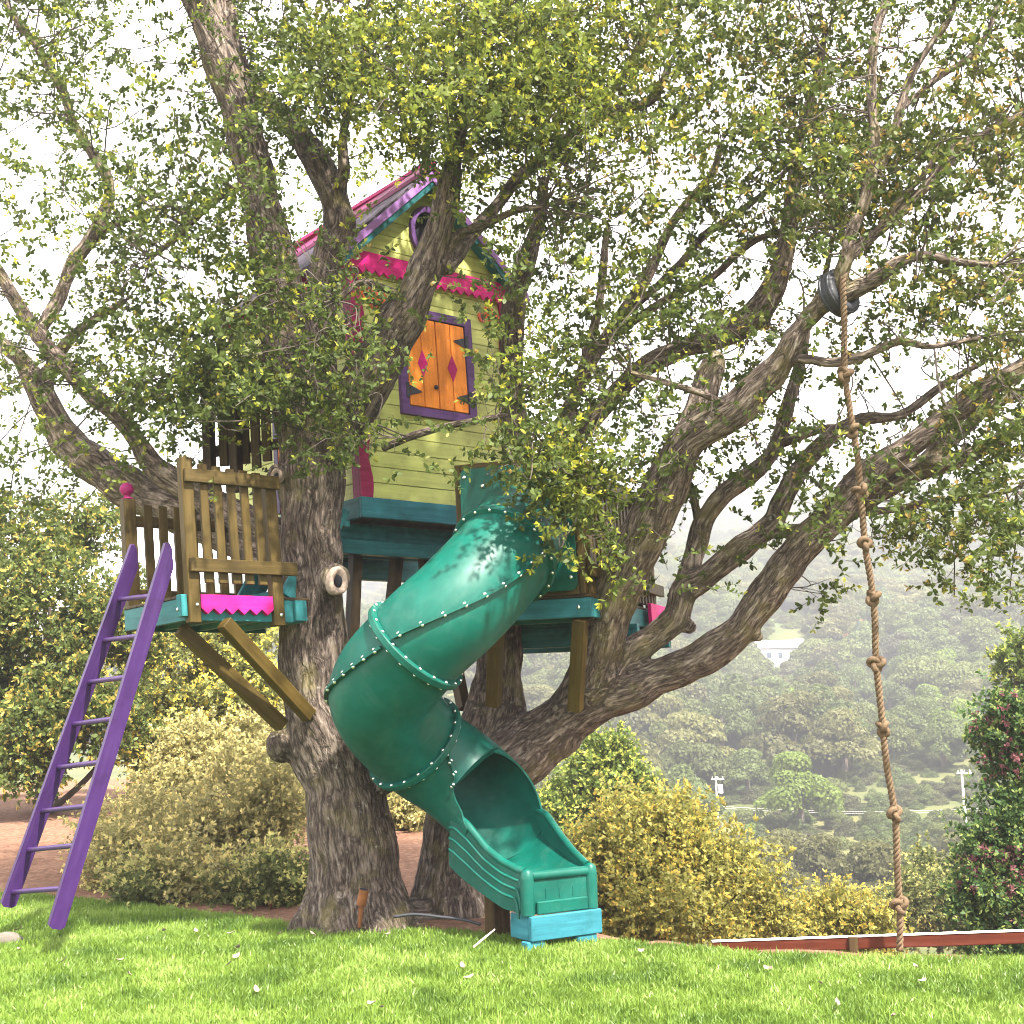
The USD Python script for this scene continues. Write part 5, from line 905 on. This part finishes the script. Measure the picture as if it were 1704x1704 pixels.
def shrub(name, label, cat, spec, mat, n_, lsize, trunk=True, extra=None, seed=0, group=None, sl=0.28, stems=3):
    """spec: list of (px, py, d, rx_px, ry_px) lumps that make the crown."""
    r_ = np.random.RandomState(200 + seed); c = np.mean([W(a, b, d) for a, b, d, *_ in spec], axis=0); gz = float(height(c[0], c[1])); o = np.array([c[0], c[1], gz])
    t = thing(name, label, cat, group, loc=o); pos = []
    wts = np.array([a[3] * a[4] for a in spec], float); wts /= wts.sum()
    for (a, b, d, rx, ry), w_ in zip(spec, wts):
        c = W(a, b, d); R = np.array([rx * d / FPX, rx * d / FPX * 0.8, ry * d / FPX]); nl = int(n_ * w_); lobes = [(c, R * 0.74)] + [(c + R * 0.62 * nrm(r_.normal(size=3)), R * r_.uniform(0.25, 0.48)) for _ in range(14)]
        lw = np.array([l[1].prod() ** 0.62 for l in lobes]); lw /= lw.sum(); pick = r_.choice(len(lobes), nl, p=lw); u = r_.normal(size=(nl, 3)); u /= np.linalg.norm(u, axis=1, keepdims=True); rad = 1 - np.abs(r_.normal(0, 0.16, nl))
        pos.append(np.array([lobes[k][0] for k in pick]) + u * np.array([lobes[k][1] for k in pick]) * rad[:, None])
    P = np.vstack(pos); P = P[P[:, 2] > height(P[:, 0], P[:, 1]) + 0.02]; cl = meshkit.fbm(P * 1.6, 2, 70 + seed); P = P[(cl - 0.30) * 6 > r_.rand(len(P)) * 0.8]
    pr = [('leaf_sprig', sprig(r_, 18, sl, lsize, 5, True), SHM[mat]) for _ in range(4)]; wh = r_.randint(0, 4, len(P))
    if extra:
        pr += [('blossom_spray', sprig(r_, 12, sl * 0.5, lsize * 0.8, 2, True), SHM[extra]) for _ in range(2)]; bn = meshkit.fbm(P * 2.2, 2, 90 + seed); wh = np.where((bn > 0.585) & (r_.rand(len(P)) < 0.5), 4 + r_.randint(0, 2, len(P)), wh)
    V, F, k = [], [], 0
    for j in range(stems):
        a, b, d, rx, ry = spec[j % len(spec)]; e = W(a, b, d) + r_.normal(0, 0.3, 3) * rx * d / FPX; s = o + [*(r_.normal(0, 0.12, 2)), -0.15]; th_ = 0.02 * np.linalg.norm(e - s) + 0.02
        t_ = tube(catmull([s, (s + e) / 2 + r_.normal(0, 0.06, 3) * np.linalg.norm(e - s), e], 6), np.linspace(th_, th_ * 0.3, 13), 7); V.append(t_[0]); F.append(t_[1] + k); k += len(t_[0])
    put('trunk', (np.vstack(V), np.vstack(F)), TWIG, t)
    instancer('crown', t, pr, P, rand_quat(len(P), r_), 0.8 + 0.5 * r_.rand(len(P)), wh, kind='stuff'); return t
shrub('shade_tree', 'dark olive green oak filling the far left behind the purple ladder', 'tree', [(70, 1050, 19, 150, 150), (20, 900, 19.5, 150, 90), (150, 1190, 18.5, 120, 110), (40, 1240, 18, 110, 80), (-70, 1100, 19, 140, 200), (220, 1020, 19.5, 70, 110), (160, 880, 20, 70, 60)], 'dark', 5600, 0.07, seed=1)
shrub('golden_tree', 'golden yellow leafed small tree between ladder and oak trunk', 'tree', [(320, 1130, 21, 120, 90), (270, 1230, 20.5, 100, 80), (420, 1180, 20.5, 80, 110), (230, 1060, 21.5, 60, 70), (395, 1080, 21.5, 80, 60)], 'yellow', 4600, 0.066, seed=2)
shrub('pale_bush', 'pale straw coloured bush low behind the lawn left of the oak trunk', 'bush', [(300, 1360, 17.5, 140, 90), (420, 1320, 17, 100, 110), (220, 1410, 17.5, 80, 60), (440, 1230, 18, 50, 60), (330, 1260, 18, 90, 60)], 'pale', 4600, 0.056, seed=3)
shrub('straw_bush', 'wide straw coloured bush right behind the lawn edge, right of the ladder foot', 'bush', [(250, 1400, 13.0, 95, 75), (360, 1400, 12.8, 95, 85), (440, 1350, 13, 60, 90), (185, 1450, 12.6, 55, 42), (290, 1462, 12.0, 100, 38), (180, 1390, 13.4, 50, 50), (430, 1468, 11.7, 70, 42), (350, 1480, 11.6, 70, 28)], 'pale', 5200, 0.040, seed=13)
shrub('low_green_bush', 'low grey green bush at the lawn edge left of the oak trunk', 'bush', [(240, 1492, 11.5, 70, 22), (470, 1470, 11.3, 45, 45), (400, 1490, 11.4, 60, 24)], 'olive', 1100, 0.04, seed=4)
shrub('gap_bush', 'straw yellow bush seen between the two oak trunks', 'bush', [(680, 1390, 16.5, 70, 110), (700, 1260, 17, 60, 70), (620, 1300, 17, 60, 90)], 'pale', 2200, 0.056, seed=5)
shrub('yellow_shrub', 'big bright yellow shrub right of the slide beyond the lawn', 'shrub', [(1030, 1440, 14.5, 85, 120), (1110, 1405, 15, 85, 90), (1210, 1480, 14.6, 110, 90), (1100, 1520, 14, 120, 60), (1290, 1510, 14.6, 50, 60), (1150, 1380, 15.3, 36, 34)], 'bright', 5200, 0.048, seed=6)
shrub('yellow_shrub', 'smaller yellow shrub beside the rope, right of the big yellow shrub', 'shrub', [(1390, 1530, 15.5, 75, 45), (1450, 1550, 15.3, 40, 30), (1330, 1555, 15.2, 50, 30)], 'bright', 1500, 0.048, seed=7)
shrub('light_green_tree', 'light green young tree rising behind the big yellow shrub', 'tree', [(1010, 1270, 23, 60, 60), (960, 1330, 22.5, 60, 60), (1045, 1320, 22.5, 50, 50), (920, 1400, 22, 40, 60)], 'green', 2600, 0.064, seed=8)
shrub('flowering_shrub', 'tall dark green shrub with red blossoms at the right edge', 'shrub', [(1690, 1250, 12.5, 70, 130), (1665, 1420, 12.3, 80, 110), (1640, 1500, 12.2, 55, 60), (1690, 1560, 12.2, 80, 50), (1720, 1480, 12.5, 90, 110)], 'flower', 3600, 0.042, extra='redbloom', seed=9, sl=0.2)
shrub('feathery_tree', 'pale green feathery tree at the right edge above the red-blossomed shrub', 'tree', [(1700, 1120, 24, 45, 90), (1720, 1200, 24, 60, 90)], 'green', 800, 0.085, seed=10)
shrub('olive_bush', 'soft olive bush behind the rope, between yellow and red-blossomed shrubs', 'bush', [(1520, 1500, 24, 75, 55), (1560, 1450, 25, 50, 50), (1480, 1540, 24, 50, 40), (1600, 1530, 24, 60, 50)], 'olive', 2400, 0.064, seed=11)

# ------------------------------------------------------------------ wooded hillside
def hill_crown(seed, w_, h_, kind):
    r_ = np.random.RandomState(seed); V, F, o = [], [], 0
    lobes = []
    for k in range(22 if kind != 'cone' else 9):
        if kind == 'cone': t = k / 9; lobes.append((np.array([0, 0, h_ * (0.12 + 0.82 * t)]), np.array([w_ * 0.5 * (1.02 - t)] * 2 + [h_ * 0.11])))
        else: 
            a = r_.rand() * 6.28; q_ = w_ * 0.33 * math.sqrt(r_.rand()); lobes.append((np.array([math.cos(a) * q_, math.sin(a) * q_, h_ * (0.17 + 0.63 * (1 - (q_ / (w_ * 0.36)) ** 1.6) * (0.55 + 0.45 * r_.rand()))]), np.array([w_ * r_.uniform(0.12, 0.22)] * 2 + [h_ * r_.uniform(0.10, 0.17)])))
    nq = 6500; pick = r_.randint(0, len(lobes), nq); u = r_.normal(size=(nq, 3)); u[:, 2] = np.where(u[:, 2] < -0.3, -u[:, 2], u[:, 2]); u /= np.linalg.norm(u, axis=1, keepdims=True)
    P = np.array([lobes[k][0] for k in pick]) + u * np.array([lobes[k][1] for k in pick]) * (1 - 0.12 * r_.rand(nq))[:, None]; n_ = u + r_.normal(0, 0.5, (nq, 3)); n_ /= np.linalg.norm(n_, axis=1, keepdims=True)
    a = np.cross(n_, r_.normal(size=(nq, 3))); a /= np.linalg.norm(a, axis=1, keepdims=True); b = np.cross(n_, a); s = (0.09 + 0.15 * r_.rand(nq))[:, None] * w_ / 9
    V = np.stack([P + a * s, P + b * s * 0.8, P - a * s, P - b * s * 0.8], 1).reshape(-1, 3); F = quads(np.arange(nq * 4).reshape(-1, 4)); return V, F
def hill_trunk(w_, h_): return tube([[0, 0, -1.0], [0.1, 0, h_ * 0.3], [0, 0.1, h_ * 0.6]], [w_ * 0.04, w_ * 0.03, w_ * 0.015], 6)
HM = [foliage('hill_leaf_' + nm, c) for nm, c in (('grey_green', rgbs((0.068, 0.088, 0.023), (0.135, 0.159, 0.037), (0.211, 0.229, 0.055))), ('olive', rgbs((0.076, 0.089, 0.021), (0.153, 0.161, 0.032), (0.254, 0.249, 0.054))), ('golden', rgbs((0.090, 0.089, 0.027), (0.157, 0.154, 0.043), (0.235, 0.230, 0.065))),
      ('fresh', rgbs((0.127, 0.175, 0.025), (0.239, 0.307, 0.039), (0.397, 0.453, 0.068))), ('dusky', rgbs((0.063, 0.066, 0.025), (0.119, 0.117, 0.039), (0.190, 0.175, 0.058))), ('pink', rgbs((0.254, 0.125, 0.058), (0.397, 0.206, 0.098), (0.539, 0.292, 0.136))), ('blue', rgbs((0.079, 0.102, 0.064), (0.143, 0.169, 0.107), (0.206, 0.234, 0.146))))]
KINDS = [('grey green rounded oak on the far hillside', 0, 9, 8.0, 'r'), ('olive brown spreading oak on the far hillside', 1, 10, 8.0, 'r'), ('golden brown rounded oak on the far hillside', 2, 9, 8.0, 'r'), ('fresh light green tree on the far hillside', 3, 7, 7.5, 'r'), ('dusky dark green tree on the far hillside', 4, 9, 7.5, 'r'), ('grey green bushy tree on the far hillside', 0, 8, 7, 'r'), ('lumpy olive tree on the far hillside', 1, 8, 7, 'r')]
kinds = stage.CreateClassPrim('/World/tree_kinds')
PROTO = []
for k, (lb, mi, w_, h_, kd) in enumerate(KINDS):
    p = f'/World/tree_kinds/kind_{k}'; UsdGeom.Xform.Define(stage, p); ORG[p] = np.zeros(3); cr = hill_crown(300 + k, w_, h_, kd)
    put('crown', cr, HM[mi], p); put('trunk', hill_trunk(w_, h_), TWIG, p); PROTO.append((p, cr, HM[mi]))
hr = np.random.RandomState(77)
def where_on_hill(px, py):
    a = ['seen between oak limbs', 'behind the young tree', 'above the yellow shrub', 'near the left utility pole', 'left of the rope', 'just behind the rope', 'near the right utility pole', 'behind the blossoming shrub'][int(np.searchsorted([905, 1040, 1140, 1250, 1400, 1530, 1640], px))]
    return ('low on the hillside ' if py > 1330 else 'halfway up the hillside ' if py > 1190 else 'high on the hillside ') + a
def hill_tree(x, y, k, sc, label=None, group='trees on the far hillside', mat=None):
    z = float(height(x, y)); p = path_of('hillside_tree', None); xf = UsdGeom.Xform.Define(stage, p); xf.AddTranslateOp().Set(Gf.Vec3d(float(x), float(y), z)); xf.AddRotateZOp().Set(float(hr.rand() * 360)); xf.AddScaleOp().Set(Gf.Vec3f(float(sc), float(sc), float(sc * hr.uniform(0.9, 1.15))))
    pr = xf.GetPrim(); pr.GetReferences().AddInternalReference(kinds.GetPath().AppendChild(f'kind_{k}')); pr.SetInstanceable(True); lk = KINDS[k][0].split(' on ')[0]; lk = ('small ' if sc < 0.9 else 'large ' if sc > 1.15 else '') + lk; q = np.array([x, y, z + 4]) - EYE; zc = q @ FWD
    lb = lk.replace('grey green', 'grey-green').replace('olive brown', 'olive-brown').replace('golden brown', 'golden-brown').replace('dusky dark green', 'dusky green').replace('fresh light green', 'light-green') + ' ' + where_on_hill(852 + FPX * (q @ RIGHT) / zc, 852 - FPX * (q @ UP) / zc); tagp(pr, lb, 'tree', lb.replace('tree', 'trees').replace(' oak ', ' oaks '))
def clear_top(px, d):
    """Lowest picture row that a tree there may reach, so that poles, wires and the white house stay in view."""
    return 1356 if 1120 < px < 1700 and d < 124 else 1082 if 1190 < px < 1400 and d < 240 else 0
placed = []
tries = 0
while len(placed) < 285 and tries < 90000:
    tries += 1; d = 58 + 235 * hr.rand() ** 0.72; px = hr.uniform(860, 1790); x = (px - 852) / FPX * d
    mn = 3.1 + d * 0.010
    if any((x - a) ** 2 + (d - b) ** 2 < mn * mn for a, b, *_ in placed): continue
    if abs(d - 236) < 9 and 1225 < px < 1365: continue
    t_ = noise3(np.array([[x / 26, d / 26, 0.5]]), 12)[0]; k = int(hr.choice(7, p=[.18, .22, .20, .07, .10, .11, .12])); k = 2 if t_ > 0.62 and hr.rand() < 0.5 else k; sc = hr.uniform(0.8, 1.3); top = clear_top(px, d)
    if top:
        q = np.array([x, d, float(height(x, d))]) - EYE; zc = q @ FWD; avail = ((852 + FPX * (q @ -UP) / zc) - top) / FPX * zc / (KINDS[k][3] * 1.12); sc = min(sc, avail)
        if sc < 0.28: continue
    placed.append((x, d, k, sc))
for x, d, k, sc in placed: hill_tree(x, d, k, sc)
def on_ground(px, py):
    for d in np.arange(70.0, 600.0, 1.0):
        p = W(px, py, d)
        if p[2] <= float(height(p[0], p[1])): return d
    return 600.0
def special(nm, label, px, py, d, w_, h_, mi, kind='r', sd_=1):
    d = on_ground(px, py + h_ * 0.45 * FPX / d); p0 = W(px, py, d); z = float(height(p0[0], p0[1])); t = thing(nm, label, 'tree', loc=(p0[0], p0[1], z)); o = org_of(t); c = hill_crown(500 + sd_, w_, h_, kind); put('crown', (c[0] + o, c[1]), HM[mi], t); tr = hill_trunk(w_, h_); put('trunk', (tr[0] + o, tr[1]), TWIG, t)
special('hillside_tree', 'vivid light green tree standing out on the hillside, left of the rope', 1318, 1190, 150, 5.0, 7.0, 3, sd_=1)
special('hillside_tree', 'pale fresh green rounded tree low on the hillside near the wires', 1330, 1330, 122, 8.0, 8.0, 3, sd_=2)
special('conifer', 'slim blue grey conifer right of the white hillside house', 1432, 1085, 228, 5.0, 8.5, 6, 'cone', sd_=3)
special('hillside_tree', 'reddish pink tree beside the white hillside house', 1415, 1060, 240, 11, 8, 5, sd_=4)
# farther wood
fr_ = np.random.RandomState(55); NF = 13000; fd = 195 + 940 * fr_.rand(NF) ** 1.3; fx = (fr_.uniform(100, 2500, NF) - 852) / FPX * fd; fpx = fx / fd * FPX + 852; kp = ~((fpx > 1235) & (fpx < 1352) & (fd < 250)) & (noise3(np.stack([fx / 60, fd / 60, 0 * fx], -1), 14) > 0.34) & ~((np.abs(fd - 238) < 16) & (fx / fd * FPX + 852 > 1225) & (fx / fd * FPX + 852 < 1375)); fx, fd = fx[kp], fd[kp]
fs = fr_.uniform(0.85, 1.35, len(fx)); qz = fr_.rand(len(fx)) * np.pi
instancer('far_woodland', None, [(f'wood_crown', PROTO[k][1], PROTO[k][2]) for k in (0, 1, 2, 4, 5, 6)], np.stack([fx, fd, height(fx, fd) - 0.6], 1), np.stack([np.cos(qz), 0 * qz, 0 * qz, np.sin(qz)], 1), fs, fr_.randint(0, 6, len(fx)), label='hazy oak woodland covering the upper hillside into the distance', cat='woodland', kind='stuff')
sb = np.random.RandomState(56); NB = 6000; bd_ = 50 + 270 * sb.rand(NB); bx_ = (sb.uniform(350, 2500, NB) - 852) / FPX * bd_
instancer('undergrowth', None, [('brush', PROTO[k][1], PROTO[k][2]) for k in (0, 1, 4)], np.stack([bx_, bd_, height(bx_, bd_) - 0.9], 1), np.stack([np.cos(qz := sb.rand(NB) * 3.14), 0 * qz, 0 * qz, np.sin(qz)], 1), sb.uniform(0.2, 0.42, NB), sb.randint(0, 3, NB), label='low brush growing between the trees on the hillside', cat='brush', kind='stuff')
# white house on the hillside
def on_terrain(px, py, d0=60.0, d1=700.0):
    for d in np.arange(d0, d1, 1.0):
        p = W(px, py, d)
        if p[2] <= float(height(p[0], p[1])): return d
    return d1
hd = on_terrain(1298, 1096, 150); hc = W(1298, 1078, hd); hz = float(height(hc[0], hc[1])); G = Fr([hc[0], hc[1], hz], np.array([0.97, 0.24, 0]), np.array([-0.24, 0.97, 0]), np.array([0, 0, 1.0])); WHT = plain('white_stucco', (0.496, 0.4898, 0.4774), 0.8, var=0.03); TILE = plain('pale_roof_tile', (0.396, 0.36, 0.336), 0.8, var=0.1); GLS = plain('far_window', (0.05, 0.06, 0.08), 0.2)
wh = thing('white_house', 'low white house half hidden among trees on the hillside', 'house'); zt = 1.4
put('wall', G.box(-5.2, 3.6, -2.5, 2.5, -3, zt, 0.02), WHT, wh); put('roof', G.prism([(-5.6, zt), (3.9, zt), (3.0, zt + 1.3), (-4.6, zt + 1.3)], 0, 5.6), TILE, wh, label='pale roof'); put('chimney', G.box(3.0, 4.0, -0.5, 0.5, zt - 0.5, zt + 1.7, 0.02), WHT, wh); put('wing', G.box(-9, -5.3, -1.6, 1.6, -3, zt - 1.1, 0.02), WHT, wh)
for x in (-3.6, -1.6, 0.4, 2.2): put('window', G.box(x, x + 0.8, -2.54, -2.502, zt - 1.6, zt - 0.7, 0.01), GLS, wh)
# utility poles and wires
POLE = plain('pale_utility_pole', (0.50, 0.44, 0.40), 0.8, var=0.15); tops = []
for px, yt, d, lb in ((1191, 1292, 118, 'pale utility pole with a grey transformer, left of the two on the hillside'), (1600, 1281, 105, 'pale utility pole with a crossarm near the flowering shrub, right of the two')):
    t0 = W(px, yt, d); g = float(height(t0[0], t0[1])); p_ = thing('utility_pole', lb, 'utility pole', loc=(t0[0], t0[1], g)); o = np.array([t0[0], t0[1], t0[2]])
    put('pole', tube([[o[0], o[1], g - 1], [o[0], o[1], o[2]]], [0.13, 0.09], 10), POLE, p_, smooth=60); put('crossarm', cbox(o + [0.12, -0.2, -0.25], np.eye(3), (0.6, 0.045, 0.05)), POLE, p_)
    for k in (-0.35, 0.15, 0.6): put('insulator', tube([o + [k, -0.2, -0.198], o + [k, -0.2, 0.0]], [0.045, 0.03], 8), WHT, p_)
    if px < 1300: put('transformer', tube([o + [0.36, -0.1, -1.5], o + [0.36, -0.1, -0.75]], 0.24, 12), plain('transformer_grey', (0.45, 0.45, 0.47), 0.5), p_, smooth=40)
    tops.append(o)
WIRE = plain('utility_wire', (0.62, 0.58, 0.58), 0.5)
for k, (dy0, dy1) in enumerate(((1341, 1345), (1344, 1349))):
    a, b = W(1191, dy0, 118), W(1640, dy1, 104); tq = np.linspace(0, 1, 24); P = a + np.outer(tq, b - a); P[:, 2] -= 0.35 * 4 * tq * (1 - tq); put('utility_wire', tube(P, 0.013, 5), WIRE, None, smooth=True, label=('upper' if k == 0 else 'lower') + ' of the two thin wires strung low across the hillside between the utility poles', cat='wire')

# ------------------------------------------------------------------ haze
HZ = usdkit.material(stage, '/World/Looks/haze_air', {'v': ('principled_volume', {'color': (0.955, 0.945, 1.0), 'density': 0.0008, 'anisotropy': 0.2})}, [], volume='v.volume')
hb = trimesh.creation.box(extents=[1.0, 1.0, 1.0]); hv = np.array(hb.vertices) * [4200, 4200, 285] + [0, 0, 285 / 2 - 30]
put('haze', (hv, np.array(hb.faces)), HZ, None, label='pale lavender haze hanging over the valley and hillside', cat='haze', kind='stuff')
